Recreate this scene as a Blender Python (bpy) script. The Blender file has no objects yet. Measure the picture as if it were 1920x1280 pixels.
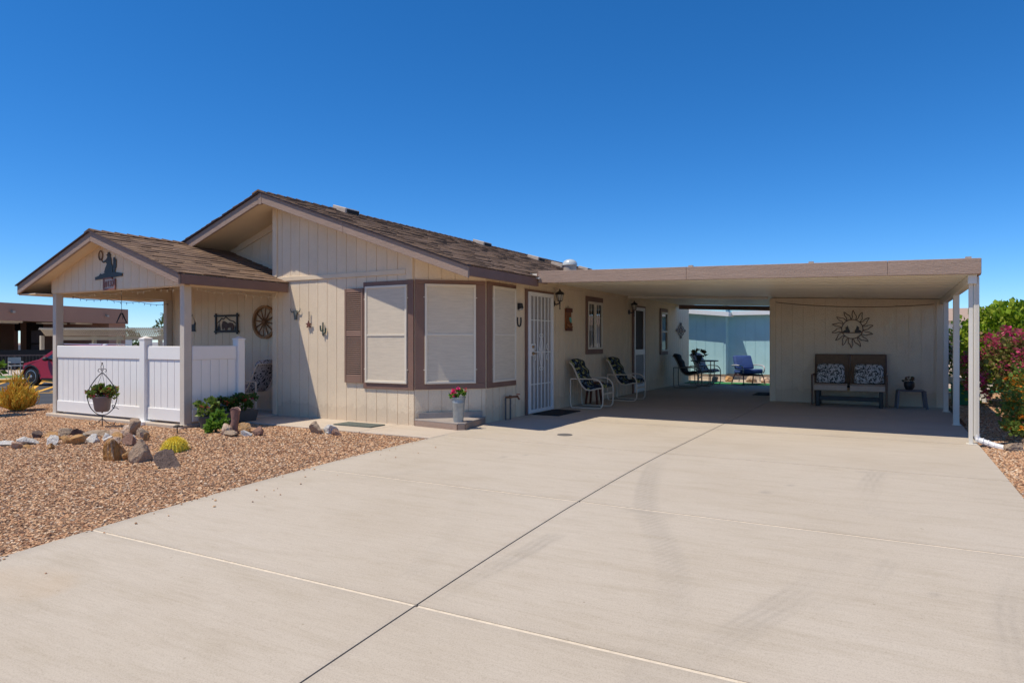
import bpy, bmesh, math, random
import numpy as np
from mathutils import Vector, Matrix
from mathutils import noise as mnoise
R = random.Random(7)
PI = math.pi
scn = bpy.context.scene
COL = scn.collection

# ---------------------------------------------------------------- camera
cam_d = bpy.data.cameras.new('camera'); cam = bpy.data.objects.new('camera', cam_d); COL.objects.link(cam)
cam.location = (0, 0, 1.22); cam.rotation_euler = (PI/2, 0, math.radians(29.1))
cam_d.sensor_width = 36; cam_d.lens = 23.906; cam_d.clip_end = 3000; cam_d.clip_start = 0.05
scn.camera = cam
# ---------------------------------------------------------------- sky and sun
SUN = Vector((-.3165, -.38, 1)).normalized()
w = bpy.data.worlds.new('World'); scn.world = w; w.use_nodes = True
nt = w.node_tree; nt.nodes.clear()
sky = nt.nodes.new('ShaderNodeTexSky'); sky.sky_type = 'NISHITA'; sky.sun_disc = False
sky.sun_elevation = math.asin(SUN.z); sky.sun_rotation = math.atan2(SUN.x, SUN.y)
sky.altitude = 2200; sky.air_density = 1.0; sky.dust_density = 0; sky.ozone_density = 10.0
hsv = nt.nodes.new('ShaderNodeHueSaturation'); hsv.inputs['Saturation'].default_value = 1.19
bg = nt.nodes.new('ShaderNodeBackground'); bg.inputs[1].default_value = .107
wo = nt.nodes.new('ShaderNodeOutputWorld')
nt.links.new(sky.outputs[0], hsv.inputs['Color']); nt.links.new(hsv.outputs[0], bg.inputs[0]); nt.links.new(bg.outputs[0], wo.inputs[0])
sl = bpy.data.lights.new('sun', 'SUN'); sl.energy = 3.3; sl.angle = math.radians(.53); sl.color = (1, .905, .76)
so = bpy.data.objects.new('sun', sl); COL.objects.link(so)
so.rotation_euler = SUN.to_track_quat('Z', 'Y').to_euler(); so.location = (-8, -10, 25)
vs = scn.view_settings; vs.view_transform = 'Standard'; vs.look = 'None'; vs.gamma = 1; vs.exposure = 0.53
vs.use_curve_mapping = False
scn.render.engine = 'CYCLES'; scn.cycles.max_bounces = 16; scn.cycles.diffuse_bounces = 8

# ---------------------------------------------------------------- helpers: meshes
class MB:
    def __init__(s): s.v = []; s.f = []
    def add(s, vs, fs):
        o = len(s.v); s.v += [tuple(q) for q in vs]; s.f += [tuple(i+o for i in f) for f in fs]; return s
    def box(s, x0, x1, y0, y1, z0, z1):
        return s.add([(x0,y0,z0),(x1,y0,z0),(x1,y1,z0),(x0,y1,z0),(x0,y0,z1),(x1,y0,z1),(x1,y1,z1),(x0,y1,z1)],
            [(3,2,1,0),(4,5,6,7),(0,1,5,4),(1,2,6,5),(2,3,7,6),(3,0,4,7)])
    def hexa(s, p):   # 8 points: bottom ring, top ring
        return s.add(p, [(3,2,1,0),(4,5,6,7),(0,1,5,4),(1,2,6,5),(2,3,7,6),(3,0,4,7)])
    def bar(s, a, b, wd, ht, up=(0,0,1)):
        a = Vector(a); b = Vector(b); d = (b-a).normalized(); u = Vector(up)
        if abs(d.dot(u)) > .98: u = Vector((1,0,0))
        r = d.cross(u).normalized(); u = r.cross(d)
        r *= wd/2; u *= ht/2
        return s.hexa([a-r-u, a+r-u, b+r-u, b-r-u, a-r+u, a+r+u, b+r+u, b-r+u])
    def prism(s, poly, fn, t0, t1):  # poly in 2d, fn(u,v,t)->xyz
        n = len(poly)
        vs = [fn(u, v, t0) for u, v in poly] + [fn(u, v, t1) for u, v in poly]
        fs = [tuple(range(n)), tuple(range(2*n-1, n-1, -1))] + [(i, n+i, n+(i+1) % n, (i+1) % n) for i in range(n)]
        return s.add(vs, fs)
    def tube(s, pts, r, n=6, closed=False, r2=None):
        P = [Vector(p) for p in pts]; m = len(P); rings = []
        up = None
        for i in range(m):
            if closed: d = P[(i+1) % m]-P[i-1]
            else: d = P[min(i+1, m-1)]-P[max(i-1, 0)]
            d = d.normalized() if d.length > 1e-9 else Vector((0,0,1))
            if up is None:
                up = Vector((0,0,1)) if abs(d.z) < .9 else Vector((1,0,0))
            a = d.cross(up)
            if a.length < 1e-6: a = d.cross(Vector((.3,.8,.1)))
            a.normalize(); up = a.cross(d).normalized()
            rr = r if r2 is None else r+(r2-r)*i/max(1, m-1)
            rings.append([P[i]+(a*math.cos(2*PI*k/n)+up*math.sin(2*PI*k/n))*rr for k in range(n)])
        vs = [q for rg in rings for q in rg]; fs = []
        for i in range(m if closed else m-1):
            j = (i+1) % m
            for k in range(n): fs.append((i*n+k, i*n+(k+1) % n, j*n+(k+1) % n, j*n+k))
        if not closed: fs += [tuple(range(n-1, -1, -1)), tuple((m-1)*n+k for k in range(n))]
        return s.add(vs, fs)
    def lathe(s, prof, c=(0,0,0), n=16, sx=1, sy=1):
        vs = []; fs = []; m = len(prof)
        for r, z in prof:
            for k in range(n): vs.append((c[0]+r*sx*math.cos(2*PI*k/n), c[1]+r*sy*math.sin(2*PI*k/n), c[2]+z))
        for i in range(m-1):
            for k in range(n): fs.append((i*n+k, i*n+(k+1) % n, (i+1)*n+(k+1) % n, (i+1)*n+k))
        fs.append(tuple(range(n-1, -1, -1))); fs.append(tuple((m-1)*n+k for k in range(n)))
        return s.add(vs, fs)
    def sphere(s, c, r, n=8, m=6, sz=1):
        prof = [(max(1e-4, r*math.sin(PI*i/m)), -r*sz*math.cos(PI*i/m)) for i in range(m+1)]
        return s.lathe(prof, c, n)

ORG = {}
def link(o, parent=None):
    COL.objects.link(o)
    if parent is not None: o.parent = parent
    return o
def thing(name, label, cat, loc=(0,0,0), rz=0, group=None):
    o = bpy.data.objects.new(name, None); COL.objects.link(o)
    o.location = loc; o.rotation_euler = (0,0,rz); o.empty_display_size = .2
    o['label'] = label; o['category'] = cat
    if group: o['group'] = group
    ORG[o.name] = Vector(loc)
    return o
def tag(o, label, cat, group=None):
    o['label'] = label; o['category'] = cat
    if group: o['group'] = group
    return o
def build(mb, name, mat, parent=None, world=False, smooth=False, bev=0, seg=1, kind=None, at=None, ang=.6):
    """one mesh object; world=True: coordinates are world ones and the root's location is taken off"""
    me = bpy.data.meshes.new(name)
    v = mb.v
    if world and parent is not None:
        o = ORG[parent.name]; v = [(a[0]-o.x, a[1]-o.y, a[2]-o.z) for a in v]
    me.from_pydata(v, [], mb.f); me.validate(); me.update()
    bm = bmesh.new(); bm.from_mesh(me); bmesh.ops.recalc_face_normals(bm, faces=bm.faces); bm.to_mesh(me); bm.free()
    if mat: me.materials.append(mat)
    if smooth:
        me.polygons.foreach_set('use_smooth', [True]*len(me.polygons))
        try: me.set_sharp_from_angle(angle=ang)
        except Exception: pass
    ob = bpy.data.objects.new(name, me); link(ob, parent)
    if world and parent is not None: ORG[ob.name] = ORG[parent.name]
    elif parent is not None: ORG[ob.name] = ORG.get(parent.name, Vector())
    if at is not None: ob.location = at
    if bev:
        b = ob.modifiers.new('bevel', 'BEVEL'); b.width = bev; b.segments = seg; b.limit_method = 'ANGLE'
    if kind: ob['kind'] = kind
    return ob
def solo(mb, name, mat, label, cat, base, group=None, **k):
    """a thing that is a single mesh, its origin at base (mesh in world coordinates)"""
    mb.v = [(a[0]-base[0], a[1]-base[1], a[2]-base[2]) for a in mb.v]
    o = build(mb, name, mat, None, **k); o.location = base
    return tag(o, label, cat, group)
def struct(mb, name, mat, **k):
    o = build(mb, name, mat, None, **k); o['kind'] = 'structure'; ORG[o.name] = Vector(); return o
def share(me, name, parent, loc=(0,0,0), rot=(0,0,0), scale=(1,1,1)):
    o = bpy.data.objects.new(name, me); link(o, parent); o.location = loc; o.rotation_euler = rot; o.scale = scale
    return o
def dup(root, loc, rz, label, group=None):
    r = root.copy(); COL.objects.link(r); r.location = loc; r.rotation_euler = (0,0,rz); r['label'] = label
    if group: r['group'] = group
    def rec(a, b):
        for ch in list(a.children):
            c = ch.copy(); COL.objects.link(c); c.parent = b; rec(ch, c)
    rec(root, r); return r
def cr(pts, k=6, closed=False):
    P = [Vector(p) for p in pts]; n = len(P); out = []
    rng = range(n) if closed else range(n-1)
    for i in rng:
        if closed: a, b, c, d = P[i-1], P[i], P[(i+1) % n], P[(i+2) % n]
        else: a, b, c, d = P[max(i-1,0)], P[i], P[i+1], P[min(i+2,n-1)]
        for j in range(k):
            t = j/k
            out.append(.5*((2*b)+(c-a)*t+(2*a-5*b+4*c-d)*t*t+(3*b-a-3*c+d)*t**3))
    if not closed: out.append(P[-1])
    return out
def prof(y):
    if y > 7.6: return 0.
    if y > 0: return -.0068*(7.6-y)**2
    return max(-.62, -.393+.1*y)

# ---------------------------------------------------------------- helpers: materials
def _nodes(name):
    m = bpy.data.materials.new(name); m.use_nodes = True
    nt = m.node_tree; b = nt.nodes['Principled BSDF']; return m, nt, b
def ramp(nt, fac, cols, pos=None):
    r = nt.nodes.new('ShaderNodeValToRGB'); e = r.color_ramp.elements
    n = len(cols)
    while len(e) < n: e.new(.5)
    for i, c in enumerate(cols):
        e[i].position = pos[i] if pos else i/(n-1); e[i].color = (*c, 1)
    nt.links.new(fac, r.inputs[0]); return r.outputs[0]
def noise(nt, scale, detail=5, stretch=(1,1,1), rough=.6, obj=False):
    tc = nt.nodes.new('ShaderNodeNewGeometry') if not obj else nt.nodes.new('ShaderNodeTexCoord')
    mp = nt.nodes.new('ShaderNodeMapping'); mp.inputs['Scale'].default_value = stretch
    n = nt.nodes.new('ShaderNodeTexNoise'); n.inputs['Scale'].default_value = scale; n.inputs['Detail'].default_value = detail
    n.inputs['Roughness'].default_value = rough
    nt.links.new(tc.outputs['Position' if not obj else 'Object'], mp.inputs[0]); nt.links.new(mp.outputs[0], n.inputs['Vector'])
    return n.outputs[0]
def mix(nt, a, b, fac, mode='MIX'):
    m = nt.nodes.new('ShaderNodeMix'); m.data_type = 'RGBA'; m.blend_type = mode
    for sock, v in ((m.inputs[0], fac), (m.inputs[6], a), (m.inputs[7], b)):
        if isinstance(v, (int, float)): sock.default_value = v
        elif isinstance(v, tuple): sock.default_value = (*v, 1) if len(v) == 3 else v
        else: nt.links.new(v, sock)
    return m.outputs[2]
def bumpn(nt, b, h, strength, dist=.01):
    bp = nt.nodes.new('ShaderNodeBump'); bp.inputs['Strength'].default_value = strength; bp.inputs['Distance'].default_value = dist
    nt.links.new(h, bp.inputs['Height']); nt.links.new(bp.outputs[0], b.inputs['Normal'])
def sc(c, k): return tuple(min(1, x*k) for x in c)
def M(name, col, rough=.6, var=.08, vs=3, bump=0, bs=60, st=(1,1,1), bst=None, metal=0, spec=.4, dist=.01, detail=5, fine=0, fs=80, obj=False):
    m, nt, b = _nodes(name)
    c = ramp(nt, noise(nt, vs, detail, st, obj=obj), [sc(col, 1-var*1.6), col, sc(col, 1+var*1.6)], [.28, .5, .72])
    if fine:
        c = mix(nt, c, ramp(nt, noise(nt, fs, 3, obj=obj), [(1-fine,)*3, (1,)*3, (1+0*fine,)*3], [.3,.55,.8]), 1.0, 'MULTIPLY')
    nt.links.new(c, b.inputs['Base Color'])
    b.inputs['Roughness'].default_value = rough; b.inputs['Metallic'].default_value = metal
    b.inputs['Specular IOR Level'].default_value = spec
    if bump: bumpn(nt, b, noise(nt, bs, 4, bst or (1,1,1), obj=obj), bump, dist)
    return m
def MR(name, cols, rough=.7, bump=0, bs=60, spec=.3, vary=.12, vs=25, pos=None, transl=0, dist=.01):
    """colour picked per piece (object and loose island)"""
    m, nt, b = _nodes(name)
    oi = nt.nodes.new('ShaderNodeObjectInfo'); ge = nt.nodes.new('ShaderNodeNewGeometry')
    ad = nt.nodes.new('ShaderNodeMath'); ad.operation = 'ADD'; fr = nt.nodes.new('ShaderNodeMath'); fr.operation = 'FRACT'
    nt.links.new(oi.outputs['Random'], ad.inputs[0]); nt.links.new(ge.outputs['Random Per Island'], ad.inputs[1]); nt.links.new(ad.outputs[0], fr.inputs[0])
    c = ramp(nt, fr.outputs[0], cols, pos)
    c = mix(nt, c, ramp(nt, noise(nt, vs, 4), [(1-vary*2,)*3, (1+vary*0,)*3], [.35,.65]), 1.0, 'MULTIPLY')
    nt.links.new(c, b.inputs['Base Color']); b.inputs['Roughness'].default_value = rough; b.inputs['Specular IOR Level'].default_value = spec
    if bump: bumpn(nt, b, noise(nt, bs, 4), bump, dist)
    if transl:
        out = nt.nodes['Material Output']; tr = nt.nodes.new('ShaderNodeBsdfTranslucent'); ms = nt.nodes.new('ShaderNodeMixShader')
        nt.links.new(c, tr.inputs[0]); ms.inputs[0].default_value = transl
        nt.links.new(b.outputs[0], ms.inputs[1]); nt.links.new(tr.outputs[0], ms.inputs[2]); nt.links.new(ms.outputs[0], out.inputs[0])
    return m

BEIGE = (.76, .625, .45)
m_siding = M('siding_paint', BEIGE, .75, .035, 2.2, bump=.55, bs=38, bst=(1,1,2.2), dist=.012, fine=.07, fs=60)
def splash(m):
    # rain splash and dust on the lowest hand's breadth of the boards
    nt = m.node_tree; b = nt.nodes['Principled BSDF']; src = b.inputs['Base Color'].links[0].from_socket
    ge = nt.nodes.new('ShaderNodeNewGeometry'); sx = nt.nodes.new('ShaderNodeSeparateXYZ'); nt.links.new(ge.outputs['Position'], sx.inputs[0])
    ad = nt.nodes.new('ShaderNodeMath'); ad.operation = 'MULTIPLY_ADD'; nt.links.new(noise(nt, 7, 6), ad.inputs[0]); ad.inputs[1].default_value = -.45; nt.links.new(sx.outputs['Z'], ad.inputs[2])
    r = ramp(nt, ad.outputs[0], [(.25,)*3, (.07,)*3, (0,)*3], [0, .02, .12])
    nt.links.new(mix(nt, src, (.38,.27,.18), r), b.inputs['Base Color'])
splash(m_siding)
m_trimb = M('trim_beige', (.72,.59,.42), .7, .04, 3, bump=.35, bs=30, bst=(1,1,4), dist=.008)
m_soffit = M('soffit_paint', (.70,.56,.38), .7, .04, 3, bump=.3, bs=30, dist=.008)
m_fascia = M('fascia_taupe', (.345,.245,.19), .7, .07, 5, st=(.6,.6,9), bump=.7, bs=26, bst=(.5,.5,7), dist=.012, fine=.12, fs=50)
m_brown = M('trim_brown', (.205,.118,.088), .65, .06, 3, bump=.4, bs=30, bst=(1,1,3), dist=.01)
m_shutter = M('shutter_brown', (.245,.15,.108), .55, .05, 3)
m_screenf = M('screen_frame', (.70,.63,.51), .5, .03, 3)
m_mesh = M('sunscreen_mesh', (.64,.555,.43), .8, .06, 9, st=(.6,.6,7), bump=.35, bs=60, bst=(.3,.3,6), dist=.006, fine=.12, fs=220)
m_white = M('white_metal', (.78,.77,.75), .4, .02, 3)
m_vinyl = M('white_vinyl', (.83,.81,.77), .35, .015, 2)
m_alum = M('carport_aluminium', (.70,.66,.57), .42, .03, 2, spec=.5)
m_post = M('post_paint', (.66,.63,.56), .45, .03, 3)
m_pan = M('pan_enamel', (.80,.74,.61), .38, .03, 1.5, spec=.5)
m_black = M('black_iron', (.028,.026,.025), .45, .1, 8)
m_iron = M('dark_iron', (.05,.045,.045), .5, .15, 10)
m_bronze = M('bronze_wire', (.15,.095,.065), .5, .1, 8)
m_glass, _nt, _b = _nodes('window_glass'); _b.inputs['Base Color'].default_value = (.02,.023,.025,1); _b.inputs['Roughness'].default_value = .03; _b.inputs['Specular IOR Level'].default_value = .8
m_dark = M('dark_interior', (.02,.018,.017), .8, .1, 3)
m_shingle = MR('roof_shingle', [(.20,.13,.088), (.27,.175,.115), (.165,.108,.076), (.32,.21,.135), (.22,.145,.10), (.25,.17,.125)], .9, bump=.7, bs=170, spec=.2, vary=.2, vs=90, dist=.006)
m_cap = MR('ridge_shingle', [(.17,.105,.065), (.25,.15,.09), (.20,.12,.07)], .9, bump=.6, bs=170, spec=.2)
m_drip = M('drip_edge', (.07,.045,.042), .5, .05, 5)
m_asphalt = M('asphalt', (.055,.057,.06), .85, .15, 1.2, bump=.4, bs=150, fine=.3, fs=120)
m_yellow = M('yellow_marking', (.75,.40,.05), .7, .1, 6)
m_stucco = M('brown_stucco', (.37,.20,.14), .85, .05, .6, bump=.3, bs=30)
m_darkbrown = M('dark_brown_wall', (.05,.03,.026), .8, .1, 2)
m_dirt = M('ground_dirt', (.30,.21,.15), .95, .15, .8, bump=.6, bs=40, fine=.35, fs=60)
# ================================================================ GROUND
def sheet(xs, ys, zf):
    mb = MB(); n = len(ys)
    for x in xs:
        for y in ys: mb.v.append((x, y, zf(x, y)))
    for i in range(len(xs)-1):
        for j in range(n-1): mb.f.append((i*n+j, (i+1)*n+j, (i+1)*n+j+1, i*n+j+1))
    return mb
def rng(a, b, st):
    n = max(1, int(round((b-a)/st))); return [a+(b-a)*i/n for i in range(n+1)]
gys = [-900,-200,-60,-20,-8,-4]+rng(-2, 8, .4)+[9,12,20,40,80,200,900]
struct(sheet([-900,-200,-60,-30,-20,-14,-10,-5,0,5,12,30,100,300,900], gys, lambda x, y: min(prof(y)-.075, -.7 if x < -13.5 else 9)), 'ground', m_dirt)

def mound(x, y):
    z = prof(y)-.012
    z += .03*math.exp(-((x+8.3)**2/5+(y-5.2)**2/1.0))
    z += .018*math.sin(x*2.1+1)*math.sin(y*1.7+.4)
    z -= max(0, -14.0-x)*.36
    e = min(1, max(0, (-5.12-x)/.6)); e2 = min(1, max(0, (6.1-y)/.5)) if x < -8.85 else min(1, max(0, (7.05-y)/.5))
    k = e*max(0.15, e2)
    return (prof(y)-.022)*(1-k)+z*k
gcols = [(.17,.075,.04), (.58,.32,.17), (.38,.19,.10), (.70,.44,.24), (.50,.255,.135), (.76,.52,.31), (.60,.34,.18), (.80,.64,.46), (.28,.145,.085)]
m_gbed = M('gravel_bed', (.27,.16,.095), .95, .3, 40, bump=.9, bs=70, dist=.02, fine=.5, fs=110)
m_pebble = MR('pebble', gcols, .85, bump=.3, bs=120, spec=.25, vary=.12, vs=60)
def gravel_group(density, smin, smax, seed):
    g = bpy.data.node_groups.new('gravel_scatter', 'GeometryNodeTree')
    g.interface.new_socket('Geometry', in_out='INPUT', socket_type='NodeSocketGeometry')
    g.interface.new_socket('Geometry', in_out='OUTPUT', socket_type='NodeSocketGeometry')
    N = g.nodes.new; L = g.links.new
    gi = N('NodeGroupInput'); go = N('NodeGroupOutput')
    dp = N('GeometryNodeDistributePointsOnFaces'); dp.inputs['Density'].default_value = density; dp.inputs['Seed'].default_value = seed
    ico = N('GeometryNodeMeshIcoSphere'); ico.inputs['Subdivisions'].default_value = 1; ico.inputs['Radius'].default_value = 1
    sp = N('GeometryNodeSetPosition'); rv0 = N('FunctionNodeRandomValue'); rv0.data_type = 'FLOAT_VECTOR'
    rv0.inputs[0].default_value = (-.33,)*3; rv0.inputs[1].default_value = (.33,)*3; rv0.inputs['Seed'].default_value = seed+5
    L(ico.outputs[0], sp.inputs['Geometry']); L(rv0.outputs[0], sp.inputs['Offset'])
    sm = N('GeometryNodeSetMaterial'); sm.inputs['Material'].default_value = m_pebble; L(sp.outputs[0], sm.inputs[0])
    ip = N('GeometryNodeInstanceOnPoints'); L(gi.outputs[0], dp.inputs[0]); L(dp.outputs[0], ip.inputs['Points']); L(sm.outputs[0], ip.inputs['Instance'])
    rr = N('FunctionNodeRandomValue'); rr.data_type = 'FLOAT_VECTOR'; rr.inputs[0].default_value = (0,0,0); rr.inputs[1].default_value = (.7,.7,6.28); rr.inputs['Seed'].default_value = seed+1
    L(rr.outputs[0], ip.inputs['Rotation'])
    rs = N('FunctionNodeRandomValue'); rs.data_type = 'FLOAT_VECTOR'; rs.inputs[0].default_value = (smin,smin,smin*.55); rs.inputs[1].default_value = (smax,smax*.8,smax*.6); rs.inputs['Seed'].default_value = seed+2
    L(rs.outputs[0], ip.inputs['Scale']); L(ip.outputs[0], go.inputs[0])
    return g
def gravel(poly_cells, name, density, smin, smax, seed):
    mb = MB()
    for (x0, x1, y0, y1, st) in poly_cells:
        q = sheet(rng(x0, x1, st), rng(y0, y1, st), mound)
        mb.add(q.v, q.f)
    struct(MB().add(mb.v, mb.f), 'gravel_bed', m_gbed, smooth=True)
    o = build(MB().add(mb.v, mb.f), name, m_pebble, None); o['kind'] = 'stuff'
    mod = o.modifiers.new('scatter', 'NODES'); mod.node_group = gravel_group(density, smin, smax, seed)
    return o
gravel([(-15.6,-12.45,2.0,10.0,.2), (-12.45,-8.84,2.0,6.2,.2), (-8.84,-5.08,1.6,7.06,.2)], 'gravel', 2300, .007, .020, 3)
m_right = mound
def mound(x, y): return prof(y)-.03+.012*math.sin(x*3)*math.sin(y*2.3)
gravel([(.93,4.5,4.5,12.0,.3), (1.0,5,12,20,.4)], 'gravel', 1500, .007, .020, 11)
mound = m_right

# ---------------------------------------------------------------- driveway slabs
def concrete(name, col):
    m, nt, b = _nodes(name)
    c = ramp(nt, noise(nt, .55, 6), [(col[0]*.93,col[1]*.915,col[2]*.89), col, (col[0]*1.04,col[1]*1.05,col[2]*1.07)], [.3,.5,.72])
    c = mix(nt, c, ramp(nt, noise(nt, 4.5, 7, (.35,1.6,1), .7), [(.92,.91,.885),(1,1,1),(1.0,1.0,1.0)], [.32,.52,.8]), 1.0, 'MULTIPLY')
    c = mix(nt, c, ramp(nt, noise(nt, 150, 2), [(.84,.83,.82),(1,1,1)], [.34,.52]), 1.0, 'MULTIPLY')
    c = mix(nt, c, ramp(nt, noise(nt, 30, 3, (.12,2.2,1)), [(.945,.94,.935),(1,1,1)], [.36,.6]), 1.0, 'MULTIPLY')
    c = mix(nt, c, ramp(nt, noise(nt, 17, 2), [(.80,.78,.75),(1,1,1)], [.225,.27]), 1.0, 'MULTIPLY')
    at = nt.nodes.new('ShaderNodeAttribute'); at.attribute_name = 'stain'
    c = mix(nt, c, (.16,.145,.13), at.outputs['Fac'])
    at2 = nt.nodes.new('ShaderNodeAttribute'); at2.attribute_name = 'rust'
    c = mix(nt, c, (.55,.36,.18), at2.outputs['Fac'])
    nt.links.new(c, b.inputs['Base Color']); b.inputs['Roughness'].default_value = .8; b.inputs['Specular IOR Level'].default_value = .3
    bumpn(nt, b, noise(nt, 240, 3), .25, .004)
    return m
m_conc = concrete('concrete', (.50,.435,.348))
m_conc2 = concrete('concrete_walk', (.54,.46,.37))
m_fill = M('joint_sand', (.68,.58,.44), .9, .1, 20, bump=.4, bs=120)
m_joint = M('joint_dirt', (.13,.105,.085), .95, .2, 20)
m_dryfill = m_fill
tracks = [ # polyline in world x,y ; half width ; strength
  ([(-2.1,7.15),(-1.98,6.3),(-1.64,5.05),(-1.13,3.95),(-.92,3.1),(-.86,2.3)], .11, .30),
  ([(-1.75,4.93),(-1.42,4.88)], .07, .38), ([(-1.75,4.85),(-2.0,4.5)], .09, .14),
  ([(-.10,7.2),(-.17,6.4),(-.07,5.6)], .10, .24), ([(-.25,7.18),(.05,7.2)], .05, .28),
  ([(-3.16,4.9),(-2.88,4.4),(-2.6,3.8),(-2.42,3.2)], .10, .24), ([(-3.32,4.92),(-3.02,4.88)], .07, .42),
  ([(-.28,4.5),(-.4,3.9),(-.65,3.2),(-.85,2.5)], .11, .22), ([(-.02,4.5),(-.1,4.1),(-.3,3.7)], .08, .16),
  ([(-1.97,4.1),(-2.02,3.6),(-2.12,3.0)], .09, .28),
  ([(.75,4.9),(.55,4.2),(.48,3.4),(.45,2.6)], .12, .20),
  ([(-3.9,5.6),(-4.4,4.4)], .10, .10)]
def seg_d(px, py, a, b):
    ax, ay = a; bx, by = b; dx, dy = bx-ax, by-ay
    t = np.clip(((px-ax)*dx+(py-ay)*dy)/(dx*dx+dy*dy), 0, 1)
    sx = px-ax-t*dx; sy = py-ay-t*dy
    return np.sqrt(sx*sx+sy*sy), (sx*dy-sy*dx)/math.hypot(dx, dy)
def stain(x, y):
    s = np.zeros_like(x)
    for pl, hw, st in tracks:
        pl = [tuple(q)[:2] for q in cr([(a, b, 0) for a, b in pl], 4)] if len(pl) > 2 else pl
        best = np.full_like(x, 9); side = np.zeros_like(x)
        for a, b in zip(pl[:-1], pl[1:]):
            d, sd = seg_d(x, y, a, b); k = d < best; best = np.where(k, d, best); side = np.where(k, sd, side)
        mask = np.clip((hw-best)/.04, 0, 1)*(.62+.38*np.sin(side*2*PI/.052))
        s = np.maximum(s, mask*st*(.6+.4*np.sin(x*5+y*3)))
    return s
drive = struct(MB().hexa([(-5.08,-3,-.8),(.89,-3,-.8),(.89,19.88,-.3),(-5.08,19.88,-.3),(-5.08,-3,-.75),(.89,-3,-.75),(.89,19.88,-.2),(-5.08,19.88,-.2)]), 'driveway', m_dirt)
XJ = [(-5.1,-2.166), (-2.155,.91)]; YJ = [-3, .55, 2.85, 4.97, 7.30, 9.66, 12.0, 14.4, 17.1, 19.9]
for xi, (xa, xb) in enumerate(XJ):
    for ya, yb in zip(YJ[:-1], YJ[1:]):
        near = 1.5 < yb and ya < 7.4
        x0 = -5.42 if (xi == 0 and ya > 9) else xa; ga = .0125
        xs = rng(x0, xb, .026 if near else .4); ys = rng(ya+ga, yb-ga, .06 if near else .3)
        xs[0] += 0; mb = sheet(xs, ys, lambda x, y: prof(y))
        n = len(ys); top = len(mb.v)
        # skirt
        ring = [i*n for i in range(len(xs))]+[(len(xs)-1)*n+j for j in range(1, n)]+[i*n+n-1 for i in range(len(xs)-2, -1, -1)]+[j for j in range(n-2, 0, -1)]
        for r in ring: v = mb.v[r]; mb.v.append((v[0], v[1], v[2]-.1))
        for k in range(len(ring)): mb.f.append((ring[k], top+k, top+(k+1) % len(ring), ring[(k+1) % len(ring)]))
        o = build(mb, 'slab', m_conc, drive)
        co = np.array([v.co[:] for v in o.data.vertices]); a = o.data.attributes.new('stain', 'FLOAT', 'POINT')
        sv = stain(co[:,0], co[:,1]) if near else np.zeros(len(co))
        nz = np.array([mnoise.noise(Vector((x*4, y*4, 3))) for x, y in co[:, :2]])
        dj = np.minimum(np.min(np.abs(co[:,1][:,None]-np.array(YJ)[None,:]), axis=1), np.abs(co[:,0]+2.16))
        sv = np.maximum(sv, np.clip(1-dj/.05, 0, 1)*.10*(1+nz))                       # grime beside the joints
        if co[:,1].max() < 7.4: sv = np.maximum(sv, np.clip(1-(co[:,0]+5.1)/.12-.5*nz, 0, 1)*.22)   # dust along the gravel
        for (ox, oy, orr) in ((-.9,5.9,.05),(-1.15,6.1,.025),(-.75,6.25,.03),(-3.6,6.3,.04),(-3.45,6.5,.02),(.2,4.1,.03)):
            sv = np.maximum(sv, np.clip(1.4-np.hypot(co[:,0]-ox, co[:,1]-oy)/orr-.6*nz, 0, 1)*.30)   # oil drips
        a.data.foreach_set('value', sv.astype(np.float32))
        r_ = .55*np.clip(1-np.hypot((co[:,0]+4.5)/.42, (co[:,1]-2.1)/.26), 0, 1)**.7*(.6+.4*np.sin(co[:,0]*5+co[:,1]*4))
        a2 = o.data.attributes.new('rust', 'FLOAT', 'POINT'); a2.data.foreach_set('value', r_.astype(np.float32))
for y in YJ[1:-1]:
    build(MB().box(-5.09,-2.172,y-.0120,y+.0120,prof(y)-.06,prof(y)-.003), 'joint_filler', m_fill, drive)
    build(MB().box(-2.148,.90,y-.0120,y+.0120,prof(y)-.06,prof(y)-.003), 'joint_filler', m_fill, drive)
mj = MB()
jy = rng(-2.9, 19.8, .4)
for a, b in zip(jy[:-1], jy[1:]): mj.hexa([(-2.17,a,prof(a)-.08),(-2.15,a,prof(a)-.08),(-2.15,b,prof(b)-.08),(-2.17,b,prof(b)-.08),(-2.17,a,prof(a)-.012),(-2.15,a,prof(a)-.012),(-2.15,b,prof(b)-.012),(-2.17,b,prof(b)-.012)])
build(mj, 'expansion_joint', m_joint, drive)
# loose stones kicked out of the bed on to the slab
ls = MB(); lr = random.Random(17)
for i in range(60):
    y = lr.uniform(2.1, 7.0); x = -5.08+lr.random()**4*.6; r = lr.uniform(.006,.015)
    bmx = [(x+r*a*lr.uniform(.7,1.2), y+r*b*lr.uniform(.7,1.2), prof(y)+r*.5+r*c*.6*lr.uniform(.7,1.1)) for a,b,c in ((1,0,0),(0,1,0),(-1,0,0),(0,-1,0),(0,0,1),(0,0,-1))]
    ls.add(bmx, [(0,1,4),(1,2,4),(2,3,4),(3,0,4),(1,0,5),(2,1,5),(3,2,5),(0,3,5)])
build(ls, 'loose_gravel', m_pebble, kind='stuff')
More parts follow.
